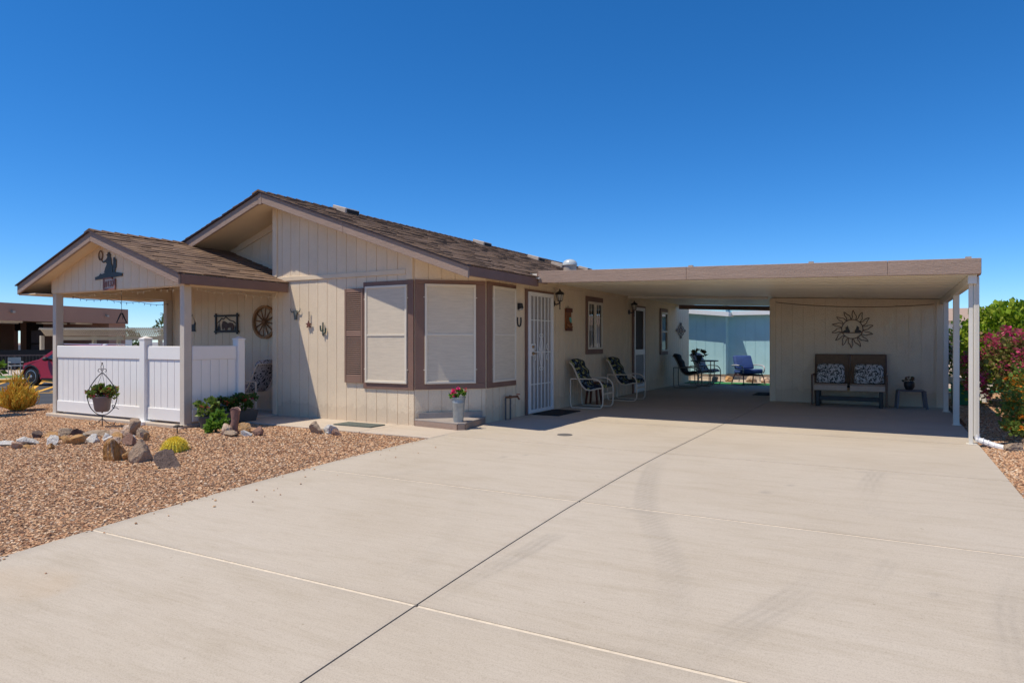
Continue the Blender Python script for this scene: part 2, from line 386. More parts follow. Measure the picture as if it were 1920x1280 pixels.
# walkway along the front wall and the porch floor
walk = struct(MB().box(-9.0,-5.12,7.08,7.95,-.2,-.05), 'walkway', m_dirt)
for a, b in ((-8.84,-7.92),(-7.91,-6.3),(-6.29,-5.107)):
    build(MB().box(a,b,7.05,9.652 if a > -6.4 else 8.0,-.1,.0), 'slab', m_conc2, walk, bev=.006)
pf = struct(MB().box(-12.45,-8.855,6.19,8.4,-.2,.018), 'porch_floor', m_conc2, bev=.01)
back = struct(MB().box(-30,20,19.91,60,-.3,-.02), 'yard', M('pale_gravel', (.46,.36,.26), .9, .2, 8, bump=.6, bs=50, fine=.3, fs=50))
struct(MB().box(-9,6,19.93,20.75,-.1,.012), 'turf_strip', M('turf', (.03,.22,.07), .9, .2, 30, bump=.6, bs=200))
# street beyond the yard
struct(sheet([-400,-60,-15.3], [-60,0,20,200], lambda x, y: -.555), 'street', m_asphalt)
ym = MB()
def paint(a, b, wd=.15, z=-.551):
    a = Vector((*a, z)); b = Vector((*b, z)); d = (b-a).normalized(); r = Vector((d.y,-d.x,0))*wd/2
    return MB().add([a-r, a+r, b+r, b-r], [(0,1,2,3)])
FW = Vector((-.486,.874,0)); RT = Vector((.874,.486,0))
def gp(px, d): v = FW*d+RT*((px-960)/1275*d); return (v.x, v.y)
for a, b in ((gp(40,23.6),gp(150,23.4)),(gp(-10,31.5),gp(72,30.5)),(gp(72,30.5),gp(150,27.2)),(gp(52,24.0),gp(78,29.6)),(gp(70,24.0),gp(112,28.0)),(gp(95,24.0),gp(140,26.5)),(gp(-20,26.5),gp(12,30.0)),(gp(-30,26.0),gp(30,26.5))):
    struct(paint(a, b), 'parking_marking', m_yellow)
e_ = Vector((.43,.90,0)).normalized(); n_ = Vector((-.90,.43,0))
def lane(n0, n1, z0, z1):
    o = Vector((-34.2,13.6,0)); return MB().hexa([tuple(o+e_*t+n_*m+Vector((0,0,z))) for z in (z0,z1) for t,m in ((-25,n0),(30,n0),(30,n1),(-25,n1))])
struct(lane(0,.2,-.6,-.42), 'yellow_curb', m_yellow, bev=.02)
struct(lane(.21,1.2,-.6,-.425), 'pavement', m_conc2)
struct(lane(1.21,4.0,-.6,-.42), 'lawn', M('lawn', (.07,.16,.035), .9, .25, 4, bump=.6, bs=120))
struct(lane(4.01,60,-.6,-.418), 'patio', m_conc2)

# ================================================================ HOUSE
RX, RZ, RS = -8.81, 3.595, .3495
def zr(x): return RZ-RS*abs(x-RX)
PX, PZ = -10.73, 2.905
def zpz(x): return PZ-RS*abs(x-PX)
house = thing('house', 'beige single storey manufactured home with brown shingle roof, gabled porch and taupe trim', 'house', (-8.8, 13.5, 0))
H = dict(parent=house, world=True)
def boards(parent, O, U, N, s0, s1, zb, zt, w=.2, g=.007, th=.012, mat=None, back=True, wallname='wall'):
    """vertical siding boards on a wall plane: origin O, along U, outward normal N"""
    O = Vector((*O, 0)); U = Vector((*U, 0)); N = Vector((*N, 0)); mat = mat or m_siding
    fz = zt if callable(zt) else (lambda s: zt)
    fb = zb if callable(zb) else (lambda s: zb)
    n = max(1, int(math.ceil((s1-s0)/w-1e-6)))
    for i in range(n):
        a = s0+i*w+g/2; b = min(s1, s0+(i+1)*w)-g/2
        if b-a < .01: continue
        pts = [(a, fb(a)), (b, fb(b)), (b, fz(b)), (a, fz(a))]
        # split at a peak so the board follows the roof
        mid = [x for x in KNOTS if a+.005 < x < b-.005]
        if mid: pts = [(a, fb(a)), (b, fb(b)), (b, fz(b)), (mid[0], fz(mid[0])), (a, fz(a))]
        if max(p[1] for p in pts)-fb(a) < .01: continue
        pts = [(s, max(z, fb(s))) for s, z in pts]
        mb = MB().prism(pts, lambda u, v, t: tuple(O+U*u+N*t+Vector((0,0,v))), 0, th)
        build(mb, 'siding_board', mat, parent, world=True)
    if back:
        k = 8
        for i in range(k):
            a = s0+(s1-s0)*i/k; b = s0+(s1-s0)*(i+1)/k
        pts = [(s0, fb(s0)), (s1, fb(s1)), (s1, max(fz(s1), fb(s1))) ]+[(x, fz(x)) for x in reversed(KNOTS) if s0 < x < s1]+[(s0, max(fz(s0), fb(s0)))]
        mb = MB().prism(pts, lambda u, v, t: tuple(O+U*u+N*t+Vector((0,0,v))), -.09, .003)
        build(mb, wallname, mat, parent, world=True)
KNOTS = []
SO = .12   # roof build-up under the deck top
# front wall under the right roof slope (faces the street)
boards(house, (0, 7.952), (1,0), (0,-1), -8.95, -6.05, -.03, lambda x: zr(x)-SO+.01)
# chamfered corner of the bay
q = math.sqrt(.5)
boards(house, (-6.05, 7.952), (q,q), (q,-q), 0, .75/q, -.03, lambda s: zr(-6.05+s*q)-SO+.01)
# long side wall
boards(house, (-5.3, 0), (0,1), (1,0), 8.702, 20.42, -.03, lambda s: zr(-5.3)-SO+.01, g=.012)
# recessed wall behind the porch
KNOTS = [RX]
boards(house, (0, 8.362), (1,0), (0,-1), -12.35, -8.95, -.03, lambda x: zr(x)-SO+.01)
KNOTS = []
build(MB().box(-8.949,-8.86,7.96,8.36,-.03,zr(-8.9)-SO), 'wall', m_siding, **H)       # return of the front wall
build(MB().box(-12.35,-12.26,8.46,20.42,-.03,zr(-12.35)-SO), 'wall', m_siding, **H)   # far side
build(MB().prism([(-12.26,-.03),(-5.39,-.03),(-5.39,zr(-5.39)-SO),(RX,RZ-SO),(-12.26,zr(-12.26)-SO)], lambda u,v,t:(u,t,v), 20.33, 20.42), 'wall', m_siding, **H)
# trims on the front wall
def trim(x0,x1,y0,y1,z0,z1, mat=None, name='trim_board', bev=.003): return build(MB().box(x0,x1,y0,y1,z0,z1), name, mat or m_trimb, bev=bev, **H)
build(MB().prism([(-8.955,-.03),(-8.855,-.03),(-8.855,zr(-8.855)-SO),(-8.955,zr(-8.955)-SO)], lambda u,v,t:(u,t,v), 7.918, 7.939), 'corner_board', m_trimb, bev=.003, **H)
trim(-8.853,-6.19, 7.917,7.939, 2.205,2.275)
build(MB().prism([(-6.188,2.125),(-6.062,2.125),(-6.062,zr(-6.062)-SO),(-6.188,zr(-6.188)-SO)], lambda u,v,t:(u,t,v), 7.92, 7.939), 'trim_board', m_trimb, bev=.003, **H)
trim(-5.287,-5.27, 9.62,9.76, -.02,2.2)
trim(-5.287,-5.262, 8.71,20.42, 2.19,2.25, m_trimb)
# frieze of the recessed wall
for a, b in ((-10.3,-8.97),):
    build(MB().prism([(a,zr(a)-SO-.11),(b,zr(b)-SO-.11),(b,zr(b)-SO),(a,zr(a)-SO)], lambda u,v,t:(u,t,v), 8.325, 8.349), 'frieze_board', m_trimb, **H)
build(MB().hexa([(-10.35,8.325,2.78),(-8.97,8.325,2.30),(-8.97,8.349,2.30),(-10.35,8.349,2.78),(-10.35,8.325,2.87),(-8.97,8.325,2.39),(-8.97,8.349,2.39),(-10.35,8.349,2.87)]), 'frieze_board', m_trimb, **H)
trim(-12.36,-12.25, 8.325,8.349, -.03,2.4, name='corner_board')

# ---- bay band: brown surround, three sunscreens
def wallbox(O, U, N, s0, s1, z0, z1, t0, t1):
    O = Vector((*O,0)); U = Vector((*U,0)); N = Vector((*N,0))
    return MB().hexa([tuple(O+U*s+N*t+Vector((0,0,z))) for z in (z0,z1) for s,t in ((s0,t0),(s1,t0),(s1,t1),(s0,t1))])
FR = ((0,7.94),(1,0),(0,-1)); CH = ((-6.05+.0085,7.952-.0085),(q,q),(q,-q)); SD = ((-5.288,0),(0,1),(1,0))
def bay(face, s0, s1, z0, z1, a0, a1, c0, c1, far=True, part='bay_window'):
    t = .024
    fr = build(wallbox(*face, s0, s1, c1, z1, .001, t), 'window_casing', m_brown, bev=.003, **H)
    build(wallbox(*face, s0, s1, z0, c0, .001, t), 'window_casing', m_brown, bev=.003, **H)
    if a0-s0 > .01: build(wallbox(*face, s0, a0, c0+.001, c1-.001, .001, t-.001), 'window_casing', m_brown, bev=.003, **H)
    if s1-a1 > .01: build(wallbox(*face, a1, s1, c0+.001, c1-.001, .001, t-.001), 'window_casing', m_brown, bev=.003, **H)
    sc_ = build(wallbox(*face, a0+.03, a1-.03, c0+.03, c1-.03, .006, .030), 'sunscreen', m_mesh, **H)
    S = dict(parent=sc_, world=True)
    f = .036
    build(wallbox(*face, a0, a1, c1-f, c1, .002, .046), 'screen_frame', m_screenf, bev=.004, **S)
    build(wallbox(*face, a0, a1, c0, c0+f, .002, .046), 'screen_frame', m_screenf, bev=.004, **S)
    build(wallbox(*face, a0, a0+f, c0+f, c1-f, .002, .045), 'screen_frame', m_screenf, bev=.004, **S)
    build(wallbox(*face, a1-f, a1, c0+f, c1-f, .002, .045), 'screen_frame', m_screenf, bev=.004, **S)
    zm = c0+(c1-c0)*.485
    build(wallbox(*face, a0+f, a1-f, zm, zm+.022, .028, .040), 'crossbar', m_screenf, **S)
    for z in (c0+.2, c1-.2):
        for s_ in (a0-.02, a1):
            build(wallbox(*face, s_, s_+.02, z, z+.012, .026, .036), 'clip', m_screenf, **S)
bay(FR, -6.99, -6.045, .512, 2.115, -6.945, -6.155, .60, 2.05)
bay(CH, .004, .75/q-.004, .52, 2.117, .145, .905, .60, 2.06)
bay(SD, 8.712, 9.60, .52, 2.12, 8.86, 9.575, .60, 2.065)
# louvred shutter
sh = build(MB().box(-7.36,-7.325,7.905,7.939,.59,2.03).box(-7.03,-6.995,7.905,7.939,.59,2.03).box(-7.324,-7.031,7.907,7.938,.59,.70).box(-7.324,-7.031,7.907,7.938,1.295,1.375).box(-7.324,-7.031,7.907,7.938,1.965,2.03), 'shutter', m_shutter, bev=.003, **H)
build(MB().box(-7.324,-7.031,7.930,7.9385,.70,1.965), 'shutter_back', m_shutter, parent=sh, world=True)
slat = None
for z0, z1 in ((.70,1.295),(1.375,1.965)):
    n = 19
    for i in range(n):
        z = z0+(z1-z0)*(i+.5)/n
        if slat is None:
            so_ = build(MB().hexa([(-.145,-.013,-.013),(.145,-.013,-.013),(.145,.010,.006),(-.145,.010,.006),(-.145,-.013,-.007),(.145,-.013,-.007),(.145,.010,.012),(-.145,.010,.012)]), 'slat', m_shutter, sh)
            slat = so_.data
        else: so_ = share(slat, 'slat', sh)
        so_.location = Vector((-7.178, 7.920, z))-ORG['house']

# ---- doors and windows of the side wall
def bx(y0,y1,z0,z1,t0,t1): return wallbox(*SD, y0,y1,z0,z1,t0,t1)
trims = [(9.93,9.985,.0,2.09),(10.925,10.975,.0,2.09)]
door = build(bx(9.99,10.92,.02,2.05,.001,.012), 'front_door', M('door_grey', (.34,.33,.32), .6, .05, 3), **H)
for a in trims: build(bx(a[0],a[1],a[2],a[3],.001,.035), 'door_casing', m_brown, **H)
build(bx(9.986,10.924,2.052,2.09,.001,.034), 'door_casing', m_brown, **H)
sd = MB()
for a in ((9.99,10.045,.02,2.05),(10.865,10.92,.02,2.05)): w_ = bx(*a,.014,.062); sd.add(w_.v, w_.f)
for a in ((10.046,10.864,1.985,2.05),(10.046,10.864,.02,.075)): w_ = bx(*a,.015,.061); sd.add(w_.v, w_.f)
sd = build(sd, 'security_door', m_white, bev=.003, **H); S = dict(parent=sd, world=True)
build(bx(10.046,10.864,.075,1.985,.016,.022), 'insect_mesh', M('door_mesh', (.36,.34,.32), .8, .05, 20), **S)
for i in range(5):
    y = 10.046+.818*(i+1)/6; build(MB().box(-5.252,-5.236,y-.008,y+.008,.075,1.985), 'bar', m_white, **S)
for z in (.50,1.04,1.58): build(MB().box(-5.2505,-5.2375,10.047,10.863,z-.008,z+.008), 'bar', m_white, **S)
om = MB(); yc = 10.455; X = -5.243
for k in (1, .55): om.tube([(X,yc,1.04+.28*k*1.15),(X,yc+.07*k*1.2,1.04),(X,yc,1.04-.28*k*1.15),(X,yc-.07*k*1.2,1.04)], .006, 5, True)
for sy in (-1,1):
    for zc in (.76,1.32): om.tube([(X,yc+sy*(.035+.03*math.cos(t)),zc+.03*math.sin(t)) for t in [k*PI/5 for k in range(10)]], .006, 5, True)
    for zc in (.95,1.13): om.tube([(X,yc+sy*(.24+.035*math.cos(t)),zc+.05*math.sin(t)) for t in [k*PI/5 for k in range(10)]], .006, 5, True)
build(om, 'ornament', m_white, **S)
m_brass = M('brass', (.30,.20,.10), .35, .1, 10, metal=.8)
build(bx(10.05,10.13,.98,1.18,.040,.066), 'lock_plate', m_white, **S)
lk = MB().sphere((-5.215,10.09,1.13),.026,10,6).sphere((-5.21,10.09,1.02),.028,10,6).tube([(-5.20,10.09,1.02),(-5.195,10.2,1.02)],.009,6)
build(lk, 'door_handle', m_brass, smooth=True, **S)
# second door, darker and louvred below
for a in ((15.27,15.34,.0,2.07),(16.11,16.17,.0,2.07)): build(bx(*a,.001,.04), 'door_casing', m_brown, **H)
build(bx(15.341,16.109,2.03,2.07,.001,.039), 'door_casing', m_brown, **H)
sd2 = MB()
for a in ((15.345,15.40,.02,2.03),(16.05,16.105,.02,2.03)): w_ = bx(*a,.002,.05); sd2.add(w_.v, w_.f)
for a in ((15.401,16.049,1.955,2.03),(15.401,16.049,.90,1.03),(15.401,16.049,.02,.20)): w_ = bx(*a,.003,.049); sd2.add(w_.v, w_.f)
sd2 = build(sd2, 'screen_door', m_white, bev=.003, **H); S = dict(parent=sd2, world=True)
build(bx(15.401,16.049,1.03,1.955,.004,.012), 'insect_mesh', M('dark_mesh', (.03,.02,.018), .75, .1, 6), **S)
build(bx(15.401,16.049,.20,.90,.004,.010), 'louvre_back', M('louvre_grey', (.30,.30,.30), .6, .05, 5), **S)
for i in range(16):
    z = .222+i*.043
    build(wallbox(*SD,15.402,16.048,z,z+.028,.012,.024), 'louvre', bpy.data.materials['louvre_grey'], **S)
build(bx(15.47,15.95,.925,1.0,.05,.054), 'kick_panel', m_white, **S)
def window(y0,y1,z0,z1, tw, slider=True, brown=True):
    for a in ((y0,y1,z1-tw,z1),(y0,y1,z0,z0+tw),(y0,y0+tw*.8,z0+tw+.001,z1-tw-.001),(y1-tw*.25,y1,z0+tw+.001,z1-tw-.001)): build(bx(*a,.001,.03), 'window_casing', m_brown, bev=.002, **H)
    a0,a1,c0,c1 = y0+tw*.8+.004, y1-tw*.25-.004, z0+tw+.004, z1-tw-.004
    fr = MB()
    for a in ((a0,a1,c1-.05,c1),(a0,a1,c0,c0+.035),(a0,a0+.035,c0+.036,c1-.051),(a1-.035,a1,c0+.036,c1-.051)): w_ = bx(*a,.003,.04); fr.add(w_.v,w_.f)
    wn = build(fr, 'window', m_screenf, bev=.002, **H); S = dict(parent=wn, world=True)
    ym_ = (a0+a1)/2
    if slider:
        build(bx(ym_-.045,ym_+.045,c0+.036,c1-.051,.012,.036), 'mullion', m_screenf, **S)
        for p, r in ((a0+.036,ym_-.046),(ym_+.046,a1-.036)):
            build(bx(p,r,c0+.036,c1-.051,.005,.010), 'pane', m_glass, **S)
            m2 = (p+r)/2
            build(bx(m2-.006,m2+.006,c0+.036,c1-.051,.0105,.016), 'grid_bar', m_screenf, **S)
            build(bx(p,m2-.007,c0+.66*(c1-c0),c0+.66*(c1-c0)+.012,.0105,.0155), 'grid_bar', m_screenf, **S)
            build(bx(m2+.007,r,c0+.66*(c1-c0),c0+.66*(c1-c0)+.012,.0105,.0155), 'grid_bar', m_screenf, **S)
    else:
        zm = (c0+c1)/2
        build(bx(a0+.036,a1-.036,zm-.02,zm+.02,.010,.034), 'meeting_rail', m_screenf, **S)
        build(bx(a0+.036,a1-.036,zm+.021,c1-.051,.005,.010), 'pane', m_glass, **S)
        build(bx(a0+.036,a1-.036,c0+.036,zm-.021,.004,.008), 'pane', m_glass, **S)
window(12.49,13.37,.965,2.12,.095)
window(17.45,18.12,.87,2.09,.09, slider=False)

# ---- roof
def slope_pt(x, dz): return zr(x)+dz
EX = -4.90
# decks (the painted underside is the soffit)
def deck(name, x0, z0, x1, z1, y0, y1, th):
    return build(MB().prism([(x0,z0),(x1,z1),(x1,z1-th),(x0,z0-th)], lambda u,v,t:(u,t,v), y0, y1), name, m_soffit, **H)
deck('roof_deck', RX, RZ, EX, zr(EX), 7.58, 9.60, SO)
deck('roof_deck', RX, RZ, -5.22, zr(-5.22), 9.601, 20.75, SO)
deck('roof_deck', RX-.0005, RZ, -12.72, zr(-12.72), 7.58, 20.75, SO)
# rake boards: mitred at the peak
def rake(xa, za, xb, zb, y0, y1, dep, joint=None):
    segs = [(xa,xb)] if joint is None else [(xa,joint-.001),(joint+.001,xb)]
    f = lambda x: za+(zb-za)*(x-xa)/(xb-xa)
    for a, b in segs:
        build(MB().prism([(a,f(a)),(b,f(b)),(b,f(b)-dep),(a,f(a)-dep)], lambda u,v,t:(u,t,v), y0, y1), 'rake_board', m_fascia, bev=.004, **H)
rake(RX+.035, zr(RX+.035)-.002, EX+.04, zr(EX+.04)-.002, 7.54, 7.579, .155, -7.05)
rake(RX-.035, zr(RX-.035)-.002, -12.76, zr(-12.76)-.002, 7.54, 7.579, .155)
build(MB().box(RX-.034, RX+.034, 7.536,7.579, RZ-.185, RZ-.004), 'rake_block', m_fascia, bev=.004, **H)
build(MB().box(EX+.001,EX+.04,7.58,9.598, 2.088,zr(EX)-.004), 'eave_board', m_brown, bev=.004, **H)
build(MB().box(-12.76,-12.722,7.58,20.75, 2.09,zr(-12.72)-.004), 'eave_board', m_brown, bev=.004, **H)
# drip edges
def drip(xa, xb, y, f, dz=.002):
    build(MB().prism([(xa,f(xa)+dz),(xb,f(xb)+dz),(xb,f(xb)+dz+.014),(xa,f(xa)+dz+.014)], lambda u,v,t:(u,t,v), y-.018, y+.05), 'drip_edge', m_drip, **H)
drip(RX, EX+.06, 7.53, zr); drip(RX, -12.78, 7.53, zr)
rs = random.Random(3)
SH = []       # every shingle: (corner list, distance key)
def shingles(ridge_x, ridge_z, eave_x, y0, y1f, f, sgn, key, start=0.0):
    th = math.atan(RS); c_, s_ = math.cos(th), math.sin(th)
    L = abs(eave_x-ridge_x)/c_; ex = .143; i = 0
    while start+i*ex < L:
        d0 = start+i*ex; d1 = min(L, d0+ex*1.25)
        ya, yb = (y0, y1f(d0))
        y = ya-rs.random()*.3
        while y < yb:
            wd = rs.choice((.17,.22,.30,.36)); a = max(y, ya); b = min(y+wd-.006, yb); y += wd
            if b-a < .03: continue
            t = rs.choice((.007,.010,.016)); j = rs.uniform(-.006,.006)
            pts = []
            for (d, h0, h1) in ((d0-.012+j, .002, .004+t), (d1, .001, .004)):
                x = eave_x-sgn*d*c_; zb = f(eave_x)+d*s_
                pts.append(((x+sgn*s_*h0, zb+c_*h0+.016), (x+sgn*s_*h1, zb+c_*h1+.016)))
            (lo0, lo1), (hi0, hi1) = pts
            SH.append(([(lo0[0],a,lo0[1]),(lo0[0],b,lo0[1]),(hi0[0],b,hi0[1]),(hi0[0],a,hi0[1]),(lo1[0],a,lo1[1]),(lo1[0],b,lo1[1]),(hi1[0],b,hi1[1]),(hi1[0],a,hi1[1])], key+a+.15*abs(d0)))
        i += 1
cth = math.cos(math.atan(RS))
shingles(RX, RZ, EX+.045, 7.505, lambda d: 9.62 if d*cth < .30 else 20.78, zr, 1, 0)
shingles(RX, RZ, -12.77, 7.505, lambda d: 20.78, zr, -1, 500)
PEX = -8.59
shingles(PX, PZ, PEX, 5.955, lambda d: 7.93 if d*cth < .38 else 8.35, zpz, 1, -100)
shingles(PX, PZ, -12.87, 5.955, lambda d: 8.35, zpz, -1, 400)
SH.sort(key=lambda s: s[1])
rest = MB()
for i, (p, k) in enumerate(SH):
    if i < 298 and k < 300: build(MB().hexa(p), 'shingle', m_shingle, **H)
    else: rest.hexa(p)
build(rest, 'shingle', m_shingle, kind='stuff', **H)
def caps(x, z, y0, y1):
    mb = MB(); y = y0
    while y < y1:
        L = .20; lift = .022
        for sg in (-1, 1):
            xo = x+sg*.14; zo = z-RS*.14
            mb.hexa([(x,y,z+.026),(xo,y,zo+.026),(xo,y+L*1.3,zo+.018),(x,y+L*1.3,z+.018),(x,y,z+.050),(xo,y,zo+.050),(xo,y+L*1.3,zo+.030),(x,y+L*1.3,z+.030)])
        y += L
    return mb
build(caps(RX, RZ, 7.5, 20.6), 'ridge_cap', m_cap, kind='stuff', **H)
build(caps(PX, PZ, 5.95, 7.75), 'ridge_cap', m_cap, kind='stuff', **H)
# roof vents and dome vent
m_vent = M('vent_metal', (.40,.34,.28), .5, .1, 6)
def vent(x, y):
    z = zr(x)
    v = MB().hexa([(x-.16,y-.19,z+.02+RS*.16),(x+.16,y-.19,z+.02-RS*.16),(x+.16,y+.19,z+.02-RS*.16),(x-.16,y+.19,z+.02+RS*.16),
                   (x-.15,y-.18,z+.12+RS*.1),(x+.17,y-.18,z+.12-RS*.16),(x+.17,y+.18,z+.12-RS*.16),(x-.15,y+.18,z+.12+RS*.1)])
    o = build(v, 'roof_vent', m_vent, bev=.012, **H)
    build(MB().box(x+.172,x+.176,y-.15,y+.15,z-.02,z+.045), 'vent_slot', m_dark, parent=o, world=True)
for x, y in ((-8.62,9.3),(-8.62,14.0),(-7.95,15.55),(-7.5,16.0),(-8.3,19.6)): vent(x, y)
dv = build(MB().lathe([(.15,-.25),(.15,.02),(.16,.03)], (-6.55,14.55,zr(-6.55)+.16), 18), 'dome_vent', m_vent, smooth=True, **H)
build(MB().lathe([(.175,0),(.17,.05),(.14,.10),(.08,.135),(.01,.145)], (-6.55,14.55,zr(-6.55)+.19), 18), 'dome', M('dome_grey', (.5,.53,.52), .25, .05, 6, spec=.7), parent=dv, world=True, smooth=True)
# bent flashing where the eave meets the carport
build(MB().hexa([(-5.08,9.50,2.265),(-4.80,9.50,2.19),(-4.80,9.74,2.2),(-5.08,9.74,2.29),(-5.08,9.50,2.285),(-4.80,9.50,2.215),(-4.80,9.74,2.245),(-5.08,9.74,2.32)]), 'flashing', M('galvanised', (.5,.49,.47), .4, .1, 10, metal=.3), **H)

# ---- porch
def pdeck(x1, y1, y0=6.0): 
    return build(MB().prism([(PX,PZ),(x1,zpz(x1)),(x1,zpz(x1)-.1),(PX,PZ-.1)], lambda u,v,t:(u,t,v), y0, y1), 'porch_roof_deck', m_soffit, **H)
pdeck(-8.97, 8.35); pdeck(-12.86, 8.35)
build(MB().prism([(-8.969,zpz(-8.969)),(-8.62,zpz(-8.62)),(-8.62,zpz(-8.62)-.1),(-8.969,zpz(-8.969)-.1)], lambda u,v,t:(u,t,v), 6.0, 7.915), 'porch_roof_deck', m_soffit, **H)
rake(PX+.0005, PZ-.002, PEX, zpz(PEX)-.002, 5.962, 5.999, .145)
rake(PX-.0005, PZ-.002, -12.87, zpz(-12.87)-.002, 5.962, 5.999, .145)
drip(PX, PEX+.02, 5.95, zpz); drip(PX, -12.89, 5.95, zpz)
build(MB().box(-8.618,-8.58,6.0,7.913, 2.02,zpz(-8.61)-.004), 'eave_board', m_brown, bev=.004, **H)
build(MB().box(-12.90,-12.862,6.0,8.35, 2.0,zpz(-12.86)-.004), 'eave_board', m_brown, bev=.004, **H)
KNOTS = [PX]
boards(house, (0, 6.252), (1,0), (0,-1), -12.36, -8.87, 2.035, lambda x: zpz(x)-.09, w=.203)
KNOTS = []
build(MB().box(-12.36,-8.87,6.254,6.36,2.02,2.16), 'porch_beam', m_soffit, **H)
build(MB().box(-12.36,-12.22,6.361,8.34,2.02,2.2), 'porch_beam', m_soffit, **H)
build(MB().box(-8.99,-8.87,6.361,7.91,2.02,2.2), 'porch_beam', m_soffit, **H)
build(MB().box(-12.86,-12.37,6.0,8.34,2.00,2.02), 'porch_soffit', m_soffit, **H)
m_postb = M('post_beige', (.56,.50,.42), .65, .05, 3, bump=.3, bs=30, bst=(4,4,.6))
for x in (-12.30,-8.93):
    p = build(MB().box(x-.05,x+.05,6.255,6.375,-.04,2.02), 'porch_post', m_postb, bev=.004, **H)
build(MB().box(-12.30,-12.2,8.22,8.34,-.02,2.02), 'porch_post', m_postb, bev=.004, **H)

# ================================================================ CARPORT
def zc(x): return 2.255-.041*(x+5.3)       # underside of the pans
def zf(x): return 2.325-.0232*(x+4.85)     # top of the front fascia
carport = thing('carport', 'flat aluminium carport roof with taupe wood front fascia joined to the house', 'carport', (-2, 14, 0))
C_ = dict(parent=carport, world=True)
for x0, x1 in ((-4.85,-2.5125),(-2.511,-.031),(-.0295,.925)):
    build(MB().hexa([(x0,9.56,zf(x0)-.185),(x1,9.56,zf(x1)-.185),(x1,9.60,zf(x1)-.185),(x0,9.60,zf(x0)-.185),(x0,9.56,zf(x0)),(x1,9.56,zf(x1)),(x1,9.60,zf(x1)),(x0,9.60,zf(x0))]), 'fascia_board', m_fascia, bev=.005, **C_)
for x in (-2.512, -.03): build(MB().box(x-.06,x+.06,9.602,9.61,zf(x)-.17,zf(x)-.02), 'joint_plate', m_fascia, **C_)
build(MB().hexa([(.89,9.601,2.0),(.925,9.601,2.0),(.925,19.1,2.0),(.89,19.1,2.0),(.89,9.601,2.17),(.925,9.601,2.17),(.925,19.1,2.17),(.89,19.1,2.17)]), 'side_fascia', m_fascia, **C_)
build(MB().box(-4.892,-4.852,9.602,9.9,2.15,2.31), 'end_board', m_brown, **C_)
pan = None; n = 31; pw = (19.08-9.61)/n
for i in range(n):
    if pan is None:
        pr = [(0,.055),(0,0)]
        pr += [(pw*.62,0),(pw*.64,.042),(pw-.001,.042),(pw-.001,.055)]
        mb = MB().prism(pr, lambda u,v,t: (t, u, zc(t)+v), -5.24, .888)
        po = build(mb, 'roof_pan', m_pan, carport); pan = po.data
    else: po = share(pan, 'roof_pan', carport)
    po.location = Vector((0, 9.61+i*pw, 0))-ORG['carport']
for (a, b) in ((14.72,14.79),):
    build(MB().hexa([(-5.2,a,zc(-5.2)-.05),(-2.2,a,zc(-2.2)-.05),(-2.2,b,zc(-2.2)-.05),(-5.2,b,zc(-5.2)-.05),(-5.2,a,zc(-5.2)-.001),(-2.2,a,zc(-2.2)-.001),(-2.2,b,zc(-2.2)-.001),(-5.2,b,zc(-5.2)-.001)]), 'cross_beam', m_alum, **C_)
build(MB().hexa([(-5.2,19.0,zc(-5.2)-.12),(.8,19.0,zc(.8)-.12),(.8,19.08,zc(.8)-.12),(-5.2,19.08,zc(-5.2)-.12),(-5.2,19.0,zc(-5.2)-.002),(.8,19.0,zc(.8)-.002),(.8,19.08,zc(.8)-.002),(-5.2,19.08,zc(-5.2)-.002)]), 'cross_beam', m_brown, **C_)
build(MB().hexa([(.80,9.62,1.90),(.885,9.62,1.90),(.885,19.0,1.90),(.80,19.0,1.90),(.80,9.62,zc(.84)-.003),(.885,9.62,zc(.84)-.003),(.885,19.0,zc(.84)-.003),(.80,19.0,zc(.84)-.003)]), 'side_beam', m_alum, **C_)
for y in (9.74,11.86,14.0,15.75):
    p = build(MB().box(.805 if y > 10 else .815,.88 if y > 10 else .858,y-.03,y+.03,-.01,1.90), 'carport_post', m_post, bev=.004, **C_)
    build(MB().box(.80,.806,y-.015,y+.015,-.0,1.9), 'post_rib', m_post, parent=p, world=True) if y > 10 else None
    build(MB().box(.79,.90,y-.055,y+.055,-.01,.006), 'base_plate', m_alum, parent=p, world=True)
ds = MB().box(.862,.918,9.70,9.755,.10,1.985)
for k in range(4): ds.box(.8665+k*.0128,.8735+k*.0128,9.695,9.6995,.10,1.985)
ds = build(ds, 'downspout', m_alum, bev=.003, **C_)
el = MB()
ep = [(.89,9.728,.12),(.905,9.725,.06),(.98,9.71,.03),(1.06,9.68,.005),(1.16,9.64,-.015)]
el.tube(ep, .034, 8)
for k in range(4):
    a = Vector(ep[1])*(1-k/3.)+Vector(ep[3])*(k/3.); el.tube([a-Vector((.006,-.002,0)), a+Vector((.006,-.002,0))], .04, 8)
build(el, 'downspout_elbow', m_white, parent=ds, world=True, smooth=True)
for x in (-2.46,-.9,.80): build(MB().box(x-.03,x+.03,9.58,9.64,zf(x)-.005,zf(x)+.022), 'roof_clip', m_vent, **C_)

